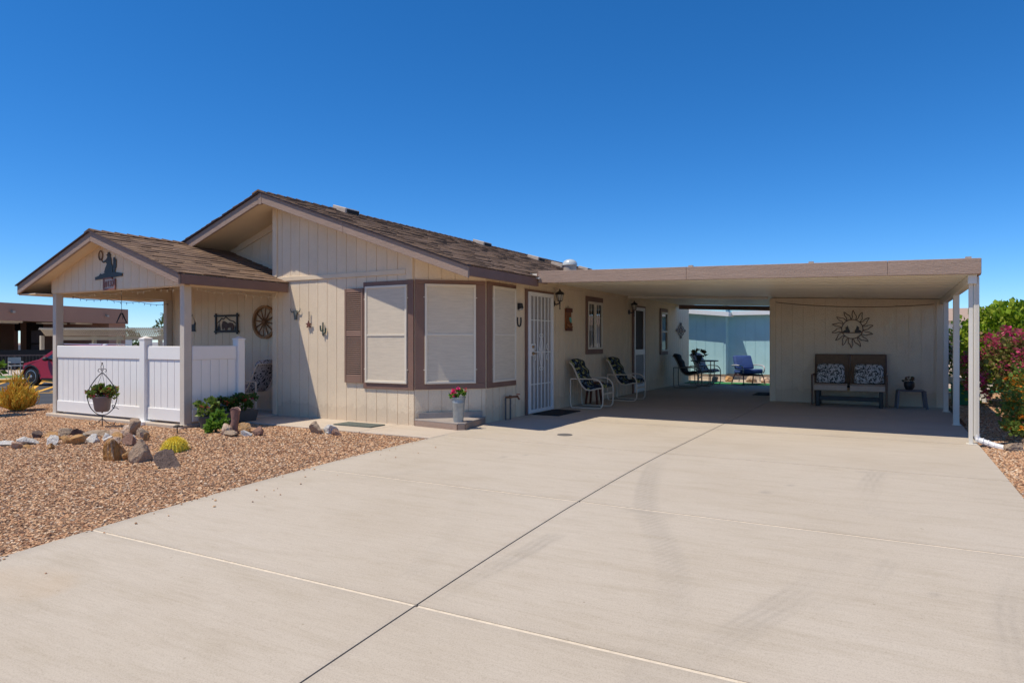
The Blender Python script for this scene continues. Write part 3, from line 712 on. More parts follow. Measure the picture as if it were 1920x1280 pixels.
# ================================================================ SHED under the carport
shed = thing('shed', 'beige panelled storage shed standing under the right side of the carport', 'shed', (-.65, 16.5, 0))
boards(shed, (0, 14.81), (1,0), (0,-1), -2.14, .845, -.0, lambda x: zc(x)-.012, w=.2032, g=.009, mat=m_siding)
boards(shed, (-2.128, 0), (0,1), (-1,0), 14.82, 18.6, 0, zc(-2.14)-.012, w=.2032, g=.006, back=False)
boards(shed, (.833, 0), (0,1), (1,0), 14.82, 18.6, 0, zc(.845)-.012, w=.2032, g=.006, back=False)
S_ = dict(parent=shed, world=True)
build(MB().box(-2.127,.832,14.901,18.6,.0,1.99), 'wall', m_siding, **S_)
for x in (-2.15,.74): build(MB().box(x,x+.10,14.78,14.796,0,zc(x)-.02), 'corner_board', m_trimb, bev=.002, **S_)
build(MB().box(-2.17,-2.152,14.79,14.9,0,2.09), 'corner_board', m_trimb, **S_)
# ================================================================ FENCE ROUND THE PORCH
fence = thing('privacy_fence', 'low white vinyl fence closing the front and side of the porch', 'fence', (-10.5, 6.3, 0))
F_ = dict(parent=fence, world=True)
def vpost(x, y, r=.064, h=1.245):
    p = build(MB().box(x-r,x+r,y-r,y+r,-.02,h), 'fence_post', m_vinyl, bev=.006, **F_)
    build(MB().box(x-r-.006,x+r+.006,y-r-.006,y+r+.006,h,h+.022).add([(x-r-.004,y-r-.004,h+.022),(x+r+.004,y-r-.004,h+.022),(x+r+.004,y+r+.004,h+.022),(x-r-.004,y+r+.004,h+.022),(x,y,h+.058)],[(0,1,4),(1,2,4),(2,3,4),(3,0,4)]), 'post_cap', m_vinyl, parent=p, world=True)
    return p
vp = vpost(-9.835, 6.29)
build(MB().box(-9.97,-9.70,6.14,6.4,-.03,.03), 'post_foot', m_vinyl, parent=vp, world=True, bev=.01)
vpost(-8.905, 7.215)
pk = None
for a, b in ((-12.24,-9.90),(-9.77,-8.985)):
    build(MB().box(a,b,6.265,6.325,.95,1.15), 'rail', m_vinyl, bev=.008, **F_)
    build(MB().box(a,b,6.265,6.325,.05,.235), 'rail', m_vinyl, bev=.008, **F_)
    n = max(1, round((b-a)/.152)); wd = (b-a)/n
    for i in range(n):
        build(MB().box(a+i*wd+.003,a+(i+1)*wd-.003,6.281,6.309,.235,.95), 'picket', m_vinyl, bev=.004, **F_)
a, b = 6.385, 7.15
build(MB().box(-8.935,-8.875,a,b,.95,1.155), 'rail', m_vinyl, bev=.008, **F_)
build(MB().box(-8.935,-8.875,a,b,.05,.235), 'rail', m_vinyl, bev=.008, **F_)
for i in range(5):
    wd = (b-a)/5; build(MB().box(-8.918,-8.886,a+i*wd+.003,a+(i+1)*wd-.003,.235,.95), 'picket', m_vinyl, bev=.004, **F_)

# ================================================================ ROCKS
def rockmat(name, cols, vs=9, st=(1,1,1)):
    m, nt, b = _nodes(name)
    c = ramp(nt, noise(nt, vs, 8, st, .65), cols, None)
    nt.links.new(c, b.inputs['Base Color']); b.inputs['Roughness'].default_value = .85; b.inputs['Specular IOR Level'].default_value = .25
    bumpn(nt, b, noise(nt, 32, 9, rough=.75), 1.0, .05); return m
RM = {'w': rockmat('white_quartz', [(.34,.26,.19),(.64,.57,.49),(.80,.77,.72),(.74,.66,.55),(.5,.34,.2)]),
      'p': rockmat('pink_stone', [(.30,.14,.09),(.60,.36,.24),(.68,.47,.33),(.78,.66,.54),(.50,.25,.14)]),
      'd': rockmat('dark_stone', [(.03,.022,.02),(.10,.068,.055),(.21,.15,.125),(.13,.09,.07),(.33,.27,.23)]),
      'o': rockmat('orange_stone', [(.20,.08,.03),(.52,.26,.09),(.66,.38,.16),(.70,.52,.33),(.42,.18,.05)]),
      'y': rockmat('ochre_banded_stone', [(.24,.09,.03),(.78,.48,.18),(.46,.21,.06),(.85,.70,.48),(.62,.32,.10)], 9, (3,3,.5)),
      't': rockmat('tan_stone', [(.20,.13,.08),(.40,.28,.18),(.52,.40,.29),(.42,.27,.15),(.30,.2,.13)]),
      'g': rockmat('greenish_stone', [(.22,.2,.14),(.42,.40,.31),(.50,.47,.38),(.4,.36,.27),(.3,.27,.2)]),
      'n': rockmat('grey_stone', [(.15,.095,.065),(.42,.28,.19),(.55,.40,.28),(.44,.30,.20),(.66,.53,.40)]),
      'r': rockmat('red_brown_stone', [(.11,.05,.035),(.28,.15,.105),(.38,.22,.16),(.44,.31,.24),(.22,.11,.075)])}
def rock(x, y, wd, ht, k, label, seed, rz=None, zb=None, group=None, dp=1.0):
    r = random.Random(seed); bm = bmesh.new(); bmesh.ops.create_icosphere(bm, subdivisions=4 if wd > .2 else 3, radius=1)
    # cut the ball with random planes: flat faces and edges as on broken stone
    pl = []
    for _ in range(9):
        n = Vector((r.gauss(0,1), r.gauss(0,1), r.gauss(0,.8))).normalized(); pl.append((n, r.uniform(.32,.78)))
    for v in bm.verts:
        for n, d in pl:
            e = v.co.dot(n)-d
            if e > 0: v.co -= n*e
        v.co *= 1+.10*mnoise.noise(v.co*2.6+Vector((seed,0,0)))+.07*mnoise.noise(v.co*6+Vector((0,seed,0)))+r.uniform(-.02,.02)
        v.co.x *= wd*.57; v.co.y *= wd*.48*dp; v.co.z *= ht*.72
    me = bpy.data.meshes.new('rock'); bm.to_mesh(me); bm.free(); me.materials.append(RM[k])
    o = bpy.data.objects.new('rock', me); COL.objects.link(o)
    zg = (mound(x, y) if zb is None else zb)
    zmin = min(v.co.z for v in me.vertices)
    o.location = (x, y, zg+ht*.30); o.rotation_euler = (0, 0, .5+r.uniform(-.5,.5) if rz is None else rz)
    tag(o, label, 'rock', group); return o
GR = 'rocks edging the gravel bed'
ROCKS = [(-9.63,4.35,.20,.08,'w','flat pale grey rock at the far left end of the rock row'),(-9.20,4.24,.16,.09,'p','small pinkish rock in front of the white rocks at the left end of the row'),
(-9.38,4.46,.26,.11,'w','wide bright white rock near the left end of the rock row'),(-9.93,4.84,.19,.09,'d','dark brown rock behind the wide white rock at the left end'),
(-9.83,4.97,.20,.07,'o','flat orange rock in the back line of the rock row, left of the tan one'),(-8.96,4.56,.17,.13,'w','tall rounded white rock in the middle of the rock row'),
(-8.66,4.37,.10,.07,'y','small ochre stone lying just in front of the rounded white rock'),(-9.66,5.05,.21,.10,'t','tan flat topped rock in the back line of the row'),
(-9.53,5.15,.20,.11,'d','dark pointed rock beside the tan rock in the back line'),(-8.90,4.66,.15,.10,'o','ochre brown rock just right of the rounded white rock'),
(-8.67,4.68,.18,.12,'o','bright orange rock at the front of the row below the plant stand'),(-9.15,5.00,.12,.06,'g','small greenish grey stone between the front and back rocks'),
(-8.63,4.84,.20,.10,'w','long low white rock at the front right of the orange rock'),(-9.14,5.18,.32,.08,'t','long low tan rock below the foot of the plant stand'),
(-8.72,5.04,.11,.09,'w','small pale round rock right of the long white rock'),(-8.74,5.16,.18,.12,'p','pink rock leaning on the heap in front of the fence post'),
(-8.60,5.22,.22,.13,'p','large pink red slab lying on the heap in front of the fence post'),(-9.02,5.53,.19,.13,'p','white and pink rock beside the tall dark grey rock'),
(-8.78,5.45,.25,.22,'n','tall dark grey rock right in front of the white fence post'),(-8.01,4.92,.17,.14,'r','red brown rock tucked behind the big banded ochre boulder'),
(-7.44,4.42,.24,.26,'y','big upright boulder with ochre and white bands, left of the grey one'),(-7.36,4.48,.13,.12,'o','round rusty stone between the banded boulder and the grey boulder'),
(-7.10,4.50,.23,.25,'n','pointed purple grey boulder left of the yellow cactus'),(-8.30,5.14,.10,.08,'w','small cream stone on top of the heap'),
(-6.53,4.43,.29,.18,'d','dark chocolate boulder lying in front of the yellow cactus'),
(-7.62,5.95,.18,.15,'p','pale pink rock at the left side of the boot planter'),(-7.62,6.27,.21,.13,'o','orange brown rock leaning behind and right of the boot'),
(-7.43,5.93,.22,.09,'t','low tan rock in front of the boot planter'),(-7.28,6.0,.15,.08,'w','small whitish rock at the front right of the boot planter'),
(-7.18,6.10,.14,.13,'r','reddish rock at the right end of the stones round the boot'),
(-6.74,6.72,.22,.17,'t','tan and cream rock at the left of the pair by the walkway'),(-6.58,6.84,.21,.17,'w','white and orange rock in the pile beside the walkway'),
(-6.40,6.72,.15,.11,'r','dark reddish rock at the right of the pile by the walkway')]
ROCKS += [(-8.42,5.02,.20,.12,'o','orange slab lying in the heap behind the banded ochre boulder'),(-8.22,4.86,.17,.11,'p','flat pink rock at the foot of the heap left of the red brown rock'),
(-8.52,4.98,.14,.10,'w','white angular rock at the left foot of the heap before the fence post'),(-8.46,5.36,.19,.15,'t','tan rock wedged under the tall dark grey rock on the heap'),
(-8.12,5.20,.15,.10,'o','small rusty orange rock at the right edge of the heap'),(-9.00,4.86,.15,.09,'t','tan stone between the white rock and the orange rock in the row'),
(-9.32,4.78,.15,.09,'y','ochre stone behind the wide white rock in the row'),(-9.06,4.30,.12,.07,'o','small orange stone in front of the tall rounded white rock')]
for i, (x, y, wd, ht, k, lb) in enumerate(ROCKS): rock(x, y, wd, ht, k, lb, 40+i, group=GR)
m2_ = lambda x, y: prof(y)-.03
rock(1.22,9.62,.26,.10,'t','pale tan rock beside the splash end of the downspout',90,zb=-.02)
rock(1.42,10.0,.24,.10,'t','tan rock under the orange flowering lantana',92,zb=-.02)

# ================================================================ PLANTS
def leafmb(pts, size, rnd, up=.35, asp=.45, fold=.25):
    mb = MB()
    for (p, nrm) in pts:
        d = Vector((nrm[0]+rnd.gauss(0,.6), nrm[1]+rnd.gauss(0,.6), nrm[2]+rnd.gauss(0,.6)+up)).normalized()
        s_ = d.cross(Vector((rnd.gauss(0,1), rnd.gauss(0,1), rnd.gauss(0,1))))
        if s_.length < 1e-4: continue
        s_.normalize(); nn = d.cross(s_); L = size*rnd.uniform(.6,1.3); W = L*asp
        p = Vector(p)
        mb.add([p, p+d*L*.5+s_*W+nn*L*fold*.5, p+d*L, p+d*L*.5-s_*W+nn*L*fold*.5], [(0,1,2),(0,2,3)])
    return mb
def blob(c, rad, n, rnd, clump=.25, nc=None, shell=.55, low=-.6):
    """leaf positions in uneven clumps spread through an ellipsoid"""
    out = []; nc = nc or max(6, n//30); cc = []
    while len(cc) < nc:
        v = Vector((rnd.gauss(0,1), rnd.gauss(0,1), rnd.gauss(0,1))).normalized()
        if v.z < low: continue
        cc.append((v, v*rnd.uniform(shell, 1.0)))
    for _ in range(n):
        v, q_ = rnd.choice(cc); o = Vector((rnd.gauss(0,1), rnd.gauss(0,1), rnd.gauss(0,1)))*clump*.5
        q2 = q_+o; out.append(((c[0]+q2.x*rad[0], c[1]+q2.y*rad[1], max(.005, c[2]+q2.z*rad[2])), (v*.7+o.normalized()*.3)))
    return out
G_dark = MR('leaf_dark', [(.05,.11,.02),(.09,.17,.035),(.06,.13,.025),(.13,.2,.04)], .5, vary=.1, transl=.35)
G_lant = MR('leaf_lantana', [(.14,.23,.04),(.22,.32,.06),(.09,.17,.03),(.30,.36,.09)], .5, vary=.1, transl=.4)
G_lime = MR('leaf_lime', [(.25,.40,.02),(.36,.50,.03),(.17,.30,.02),(.45,.52,.05),(.12,.22,.015)], .45, vary=.1, transl=.35)
G_bright = MR('leaf_bright', [(.14,.28,.03),(.20,.36,.05),(.10,.20,.02)], .5, vary=.1, transl=.35)
G_boug = MR('leaf_bougainvillea', [(.13,.17,.03),(.22,.24,.05),(.26,.14,.06),(.09,.12,.02),(.32,.28,.08)], .5, vary=.1, transl=.3)
F_mag = MR('petal_magenta', [(.70,.04,.20),(.80,.09,.30),(.52,.08,.14),(.66,.20,.24),(.46,.12,.10)], .6, vary=.05, transl=.3)
F_org = MR('petal_orange', [(.85,.30,.02),(.90,.45,.03),(.80,.20,.05),(.9,.55,.08)], .6, vary=.05, transl=.2)
F_red = MR('petal_red', [(.50,.03,.05),(.62,.08,.12),(.40,.02,.05),(.60,.22,.10)], .6, vary=.05, transl=.2)
F_pink = MR('petal_pale_pink', [(.75,.45,.52),(.80,.65,.68),(.78,.74,.74)], .6, vary=.05, transl=.3)
F_hot = MR('petal_hot_pink', [(.75,.02,.16),(.85,.05,.22)], .6, vary=.05, transl=.2)
m_stem = M('stem', (.10,.07,.04), .9, .2, 20)
def stems(c, h, n, spread, rnd, r=.008):
    mb = MB()
    for _ in range(n):
        a = rnd.uniform(0, 2*PI); s_ = rnd.uniform(.2,1)*spread
        mb.tube([c, (c[0]+math.cos(a)*s_*.4, c[1]+math.sin(a)*s_*.4, c[2]+h*.5), (c[0]+math.cos(a)*s_, c[1]+math.sin(a)*s_, c[2]+h*rnd.uniform(.7,1))], r, 5, r2=r*.4)
    return mb
def flowers(pts, size, rnd, petals=4):
    mb = MB()
    for p, n in pts:
        for _ in range(petals):
            d = (Vector(n)+Vector((rnd.gauss(0,.7), rnd.gauss(0,.7), rnd.gauss(0,.7)))).normalized(); s_ = d.cross(Vector((.3,.2,.9))).normalized()
            L = size*rnd.uniform(.6,1.2); q_ = Vector(p)+Vector((rnd.gauss(0,size*.4), rnd.gauss(0,size*.4), rnd.gauss(0,size*.3)))
            mb.add([q_, q_+d*L*.6+s_*L*.5, q_+d*L, q_+d*L*.6-s_*L*.5], [(0,1,2),(0,2,3)])
    return mb
def shrub(name, label, cat, base, blobs, leafmat, size, flow=None, seed=1, group=None, ztop=None, asp=.45, stem=True, hgt=.5, spread=.4, up=.35, clump=.25):
    rnd = random.Random(seed); t = thing(name, label, cat, base, group=group); K = dict(parent=t, world=True)
    pts = []
    for c, rad, n in blobs: pts += blob(c, rad, n, rnd, clump=clump)
    if ztop: pts = [((p[0], p[1], min(p[2], ztop-.13*rnd.random()**2+.04*math.sin(p[0]*7)+.03*math.sin(p[0]*17+p[1]*5))), n_) for p, n_ in pts]
    build(leafmb(pts, size, rnd, asp=asp, up=up), 'foliage', leafmat, kind='stuff', **K)
    if stem: build(stems(base, hgt, 9, spread, rnd), 'stems', m_stem, **K)
    if flow:
        fm, fn, fs, pet, zmin = flow
        cand = [p for p in pts if p[0][2] > zmin]; rnd.shuffle(cand)
        build(flowers(cand[:fn], fs, rnd, pet), 'blossoms', fm, kind='stuff', **K)
    return t
# right side planting
shrub('hedge', 'tall bright lime green hedge behind the bougainvillea on the right', 'hedge', (3.2,16.8,0), [((1.5,15.8,.95),(.33,.5,.88),1300),((1.9,15.6,1.0),(.42,.6,.95),1600),((2.3,15.7,1.05),(.6,.7,.95),1800),((2.1,16.2,1.05),(.7,.9,.98),2000),((2.7,16.0,1.1),(.8,.8,.95),2400),((2.4,16.6,1.0),(.9,1.0,1.0),2200),((3.9,16.2,1.05),(1.1,1.0,1.0),3200),((1.9,17.0,.9),(.5,.7,.9),1200),((5.4,16.6,1.0),(1,1,1.0),1400)], G_lime, .10, None, 5, ztop=1.9, spread=1.0, hgt=1.5, clump=.3)
bg_ = shrub('bougainvillea_bush', 'big bougainvillea bush with magenta blooms beside the carport posts', 'flowering bush', (2.4,13.4,0), [((1.75,13.2,.76),(.66,.9,.60),2300),((2.8,13.0,.74),(.9,1.0,.64),2600),((4.0,13.4,.8),(.9,1.0,.7),1500)], G_boug, .075, None, 6, spread=.7, hgt=1.1, clump=.3)
rnd = random.Random(61)
fp = blob((1.75,13.2,.78),(.70,.94,.62),700,rnd,clump=.13,nc=54,shell=.92,low=-.7)+blob((2.8,13.0,.78),(.95,1.04,.68),1000,rnd,clump=.13,nc=76,shell=.92,low=-.7)+blob((4.0,13.4,.84),(.92,1.02,.68),500,rnd,clump=.13,nc=40,shell=.92,low=-.3)
build(flowers(fp, .055, rnd, 3), 'blossoms', F_mag, bg_, world=True, kind='stuff')
shrub('lantana_bush', 'green lantana bush with orange flowers at the right edge of the driveway', 'flowering bush', (1.65,10.8,0), [((1.62,10.7,.34),(.36,.5,.34),1500),((1.8,11.4,.52),(.46,.6,.48),1700),((1.45,10.3,.20),(.22,.3,.2),700)], G_lant, .05, (F_org, 230, .038, 14, .05), 8, spread=.35, hgt=.6)
shrub('oleander_bush', 'oleander bush with pale pink and white flowers seen between the carport posts', 'flowering bush', (1.35,19.4,0), [((1.35,19.4,.8),(.5,.8,.72),1500),((2.0,19.9,.8),(.6,.7,.72),1000)], G_dark, .10, (F_pink, 420, .06, 4, .7), 9, spread=.4, hgt=1.2)
# left side
G_fire = MR('leaf_firestick', [(.9,.36,.05),(.9,.62,.08),(.9,.70,.12),(.75,.68,.12),(.9,.46,.06)], .5, vary=.1, transl=.3)
fs_ = thing('firestick_shrub', 'yellow and orange firestick shrub at the left edge of the gravel', 'shrub', (-13.7,6.35,0))
rnd = random.Random(12); mb = MB()
for _ in range(260):
    a = rnd.uniform(0,2*PI); s_ = rnd.random()**.6*.34; h = .48*(1-.55*s_/.34)*rnd.uniform(.5,1.15)+(.22 if math.cos(a-2.6)>.75 and s_ < .25 else 0)
    p0 = Vector((-13.7+.12*math.cos(a)*rnd.random(),6.35+.12*math.sin(a)*rnd.random(),.0)); tip = Vector((-13.7+math.cos(a)*s_,6.35+math.sin(a)*s_,h)); mid = p0.lerp(tip,.5)+Vector((math.cos(a)*.06,math.sin(a)*.06,.0))
    mb.tube([p0, mid, tip], .009, 4, r2=.005)
    for k in range(5):
        q_ = mid.lerp(tip, rnd.random()); e = q_+Vector((rnd.gauss(0,.04),rnd.gauss(0,.04),rnd.uniform(.06,.14))); mb.tube([q_, e], .006, 4, r2=.004)
build(mb, 'branches', G_fire, fs_, world=True, kind='stuff')
shrub('green_shrub', 'light green leafy shrub entering the picture at the left edge', 'shrub', (-13.25,5.45,0), [((-13.35,5.50,.82),(.26,.36,.36),900)], G_bright, .11, None, 14, asp=.28, spread=.2, hgt=.8)
# barrel cactus
bc = thing('barrel_cactus', 'low round golden yellow barrel cactus in the gravel', 'cactus', (-7.24,4.98,-.06))
m_cact = M('cactus_green', (.60,.52,.06), .7, .1, 20); m_spine = MR('spine_yellow', [(.88,.70,.06),(.9,.8,.16),(.84,.62,.05)], .6, vary=.05, transl=.2)
cm = MB(); n = 44; rings = 7; R0 = .145; Hc = .155
vs_ = []
for i in range(rings+1):
    ph = PI/2*i/rings*.99+.12 if i < rings else PI/2
    for k in range(n):
        rr = R0*max(.02, math.cos(ph-.12 if i else -.1))*(1 if k % 2 else .88); th = 2*PI*k/n
        vs_.append((rr*math.cos(th), rr*math.sin(th), Hc*math.sin(PI/2*i/rings)))
fs2 = [(i*n+k, i*n+(k+1) % n, (i+1)*n+(k+1) % n, (i+1)*n+k) for i in range(rings) for k in range(n)]
build(MB().add(vs_, fs2), 'body', m_cact, bc, smooth=True)
rnd = random.Random(4); sm_ = MB()
for k in range(0, n, 2):
    th = 2*PI*(k+1)/n
    for i in range(14):
        u = (i+.5)/14; rr = R0*math.cos(u*PI/2*.97); z = Hc*math.sin(u*PI/2); b0 = Vector((rr*math.cos(th), rr*math.sin(th), z)); nn = Vector((math.cos(th)*math.cos(u*1.5), math.sin(th)*math.cos(u*1.5), math.sin(u*1.5)+.1))
        for _ in range(5):
            d = (nn+Vector((rnd.gauss(0,.7), rnd.gauss(0,.7), rnd.gauss(0,.7)))).normalized()*.04; sd_ = d.cross(Vector((0,.3,1)))*0+d.cross(Vector((.2,.3,1))).normalized()*.0035
            sm_.add([b0-sd_, b0+sd_, b0+d], [(0,1,2)])
build(sm_, 'spines', m_spine, bc, kind='stuff')
# path light
pl_ = thing('path_light', 'small black path light stuck in the gravel by the porch post', 'garden light', (-8.38,5.80,-.03))
build(MB().tube([(0,0,-.05),(0,0,.10)], .008, 6), 'stake', m_black, pl_); build(MB().lathe([(.05,.0),(.055,.012),(.02,.03)], (0,0,.10), 10).tube([(0,0,.105),(.07,.03,.118)], .01, 6), 'head', m_black, pl_)
# pots along the side panel
m_dpot = M('dark_plastic_pot', (.06,.065,.07), .45, .08, 5)
def pot(t, c, r0, r1, h, mat, name='pot', n=18, sx=1, sy=1):
    build(MB().lathe([(r0,0),(r1*.98,h*.88),(r1*1.08,h*.88),(r1*1.08,h),(r1*.92,h),(r1*.9,h*.9)], c, n, sx, sy), name, mat, t, world=True, smooth=True, ang=.5)
t = shrub('potted_flowers', 'dark round pot of red flowers standing beside the porch post', 'potted plant', (-8.58,6.42,-.02), [((-8.58,6.42,.26),(.155,.155,.12),420)], G_lant, .055, (F_red, 40, .028, 6, .22), 21, hgt=.3, spread=.12)
pot(t, (-8.58,6.42,-.02), .095, .13, .17, m_dpot)
t = shrub('flower_planter', 'long dark grey planter box full of dark red flowers against the white fence', 'planter', (-8.66,6.98,-.01), [((-8.66,6.78,.26),(.12,.17,.11),430),((-8.66,7.08,.29),(.13,.2,.13),560)], G_dark, .055, (F_red, 130, .03, 6, .30), 22, hgt=.3, spread=.15)
build(MB().hexa([(-8.76,6.62,0),(-8.58,6.62,0),(-8.58,7.28,0),(-8.76,7.28,0),(-8.78,6.59,.17),(-8.55,6.59,.17),(-8.55,7.31,.17),(-8.78,7.31,.17)]), 'planter_box', m_dpot, t, world=True, bev=.01)
shrub('fern', 'bright green leafy plant growing in the gravel left of the boot', 'plant', (-8.02,6.12,-.02), [((-8.02,6.12,.07),(.11,.12,.09),180),((-8.10,6.2,.15),(.10,.10,.07),110)], G_bright, .085, None, 23, hgt=.2, spread=.12, asp=.3)
# boot planter
bt = MB(); m_boot = M('boot_clay', (.22,.115,.09), .6, .15, 12, bump=.4, bs=30)
sec = [(0.0,.0,.085,.042),(.02,.0,.088,.045),(.055,-.01,.075,.045),(.085,-.035,.055,.043),(.12,-.045,.047,.041),(.18,-.048,.052,.044),(.25,-.05,.062,.048),(.29,-.05,.066,.05)]
n = 14; vs_ = []
for z, cx, rx, ry in sec:
    for k in range(n):
        a = 2*PI*k/n; zz = z+(.022*math.cos(2*a)*-1 if z > .28 else 0); vs_.append((cx+rx*math.cos(a), ry*math.sin(a), zz))
m_ = len(sec)
vs2 = vs_+[(v[0]*.86+(-.05)*.14, v[1]*.86, v[2]-.004) for v in vs_[-n:]]+[(v[0]*.8-.01, v[1]*.8, .15) for v in vs_[-n:]]
bt.add(vs2, [(i*n+k, i*n+(k+1) % n, (i+1)*n+(k+1) % n, (i+1)*n+k) for i in range(m_+1) for k in range(n)]+[tuple(range(n-1,-1,-1)), tuple((m_+1)*n+k for k in range(n))])
bo = thing('boot_planter', 'reddish brown clay cowboy boot standing among small rocks', 'boot planter', (-7.62,6.06,.035), rz=-2.7)
build(bt, 'boot', m_boot, bo, smooth=True); build(MB().box(-.095,-.035,-.035,.035,-.03,.0), 'heel', m_boot, bo, bev=.006)
build(MB().tube([(-.05+.066*math.cos(a)*1.02, .05*math.sin(a)*1.02, .29-.022*math.cos(2*a)) for a in [2*PI*k/16 for k in range(16)]], .005, 5, True), 'piping', M('boot_trim', (.33,.2,.16), .6, .1, 10), bo)
# iron stand with hanging pot
st_ = thing('plant_stand', 'black wrought iron teardrop plant stand in the gravel before the white fence', 'plant stand', (-10.03,5.75,-.02))
K = dict(parent=st_)
U = Vector((.874,.486,0))
def sp(u, z): return tuple(U*u+Vector((0,0,z)))
rm = MB()
left = cr([sp(0,.79),sp(-.09,.70),sp(-.19,.55),sp(-.215,.42),sp(-.17,.28),sp(-.08,.19),sp(0,.17)], 6)
right = [tuple(-Vector((p[0],p[1],0))+Vector((0,0,p[2]))) for p in left]
rm.tube(left, .0065, 6).tube(right, .0065, 6).tube([sp(0,.17),sp(0,.0),sp(0,-.05)], .008, 6)
for sgn in (-1,1):
    rm.tube(cr([sp(0,.80),sp(sgn*.02,.835),sp(sgn*.05,.84),sp(sgn*.06,.81),sp(sgn*.042,.795)], 4), .005, 5)
    rm.tube(cr([sp(0,.12),sp(sgn*.09,.05),sp(sgn*.17,.03),sp(sgn*.19,.07)], 4), .006, 5)
rm.tube(cr([sp(.19,.30),sp(.15,.32),sp(.16,.27),sp(.2,.28),sp(.24,.255)], 4), .005, 5)
rm.tube(cr([sp(0,.83),sp(-.018,.86),sp(-.012,.895),sp(0,.915),sp(.012,.895),sp(.018,.86),sp(0,.83)], 4), .004, 5)
rm.sphere((0,0,.925), .011)
build(rm, 'stand_frame', m_iron, **K)
hp = shrub('hanging_flower_pot', 'taupe pot of red and green flowers hanging in the iron stand', 'hanging pot', (-10.03,5.75,.18), [((-10.03,5.75,.46),(.19,.19,.10),480),((-10.09,5.79,.51),(.11,.11,.11),190)], G_lant, .05, (F_red, 130, .03, 6, .44), 25, hgt=.3, spread=.14)
m_tpot = M('taupe_pot', (.22,.165,.14), .55, .06, 6)
build(MB().lathe([(.08,0),(.10,.03),(.125,.2),(.135,.2),(.135,.225),(.115,.225),(.11,.2)], (-10.03,5.75,.20), 20), 'pot', m_tpot, hp, world=True, smooth=True, ang=.5)
chm = MB()
for k in range(3):
    a = 2*PI*k/3; chm.tube([(-10.03+.12*math.cos(a),5.75+.12*math.sin(a),.42),(-10.03,5.75,.76)], .003, 4)
build(chm, 'hanging_chain', m_iron, hp, world=True)

# ================================================================ STEP, BUCKET, MATS, TAP
m_grey = M('grey_boards', (.33,.285,.25), .75, .1, 4, bump=.3, bs=30, fine=.15)
stp = thing('step', 'low taupe painted wooden platform in the corner under the bay window', 'step', (-5.5,8.1,0))
build(MB().prism([(-6.02,7.91),(-5.20,7.80),(-5.12,7.88),(-5.27,8.66)], lambda u,v,t:(u,v,t), .078, .10), 'deck_board', m_grey, stp, world=True, bev=.004)
build(MB().bar((-6.01,7.915,.039),(-5.21,7.808,.039),.02,.077), 'edge_board', m_fascia, stp, world=True)
build(MB().bar((-5.13,7.89,.039),(-5.275,8.64,.039),.02,.077), 'edge_board', m_fascia, stp, world=True)
build(MB().bar((-5.20,7.81,.039),(-5.135,7.88,.039),.02,.077), 'edge_board', m_fascia, stp, world=True)
build(MB().bar((-5.98,7.955,.142),(-5.31,8.63,.142),.018,.082), 'back_board', m_grey, stp, world=True)
m_galv = M('galvanised_bucket', (.33,.36,.37), .42, .14, 9, metal=.35, fine=.12, fs=40)
bk = shrub('flower_bucket', 'tall galvanised bucket with pink flowers on the wooden step', 'bucket', (-5.27,7.93,.10), [((-5.27,7.93,.47),(.10,.10,.07),170)], G_bright, .05, None, 31, hgt=.4, spread=.05)
build(MB().lathe([(.068,0),(.09,.26),(.094,.27),(.09,.28),(.096,.335),(.104,.335),(.104,.345),(.09,.345),(.085,.30)], (-5.27,7.93,.10), 22), 'bucket', m_galv, bk, world=True, smooth=True, ang=.5)
rnd = random.Random(2)
build(flowers([((-5.34,7.90,.53),(0,0,1)),((-5.26,7.90,.55),(0,0,1)),((-5.28,7.86,.49),(0,-.6,.6)),((-5.33,7.88,.51),(0,0,1))], .035, rnd, 16), 'blossoms', F_hot, bk, world=True, kind='stuff')
build(flowers([((-5.17,7.95,.55),(0,0,1)),((-5.16,7.93,.52),(0,0,1))], .03, rnd, 8), 'blossoms', F_red, bk, world=True, kind='stuff')
m_rub = M('black_rubber', (.022,.021,.021), .9, .2, 30, bump=.6, bs=200)
solo(MB().box(-5.22,-4.74,10.08,10.98,.001,.014), 'doormat', m_rub, 'black doormat in front of the white security door', 'doormat', (-4.98,10.53,0))
solo(MB().box(-2.75,-2.25,16.2,17.0,.001,.014), 'doormat', m_rub, 'black mat on the carport floor at the shed side door', 'doormat', (-2.5,16.6,0))
solo(MB().prism([(-7.12,7.42),(-6.42,7.42),(-6.42,7.74),(-7.12,7.74)], lambda u,v,t:(u,v,t), .001, .016), 'doormat', M('grey_green_mat', (.10,.115,.10), .9, .15, 30, bump=.5, bs=200), 'grey green mat lying on the walkway by the shutter', 'doormat', (-6.8,7.6,0))
solo(MB().lathe([(.10,0),(.10,.006),(.0001,.007)], (-3.72,8.1,.0005), 20), 'drain_cover', M('drain_grey', (.13,.12,.11), .8, .1, 20), 'small round drain cover set in the driveway', 'drain cover', (-3.72,8.1,0))
tp = thing('water_tap', 'rusty garden tap on two pipes against the side wall', 'tap', (-5.22,9.25,0))
m_pipe = M('old_pipe', (.13,.12,.12), .5, .2, 15, metal=.4); m_rust = M('rusty_brass', (.22,.10,.05), .6, .25, 25, metal=.4)
K = dict(parent=tp, world=True)
build(MB().tube([(-5.235,9.20,-.02),(-5.235,9.20,.33),(-5.225,9.22,.36)], .014, 8), 'pipe', m_pipe, **K); build(MB().tube([(-5.2,9.29,-.02),(-5.2,9.29,.33)], .014, 8), 'pipe', m_pipe, **K)
build(MB().tube([(-5.235,9.20,.35),(-5.1,9.36,.36)], .017, 8).tube([(-5.2,9.29,.33),(-5.2,9.29,.38)], .022, 8).tube([(-5.11,9.35,.36),(-5.08,9.37,.31)], .014, 8), 'valve', m_rust, **K)
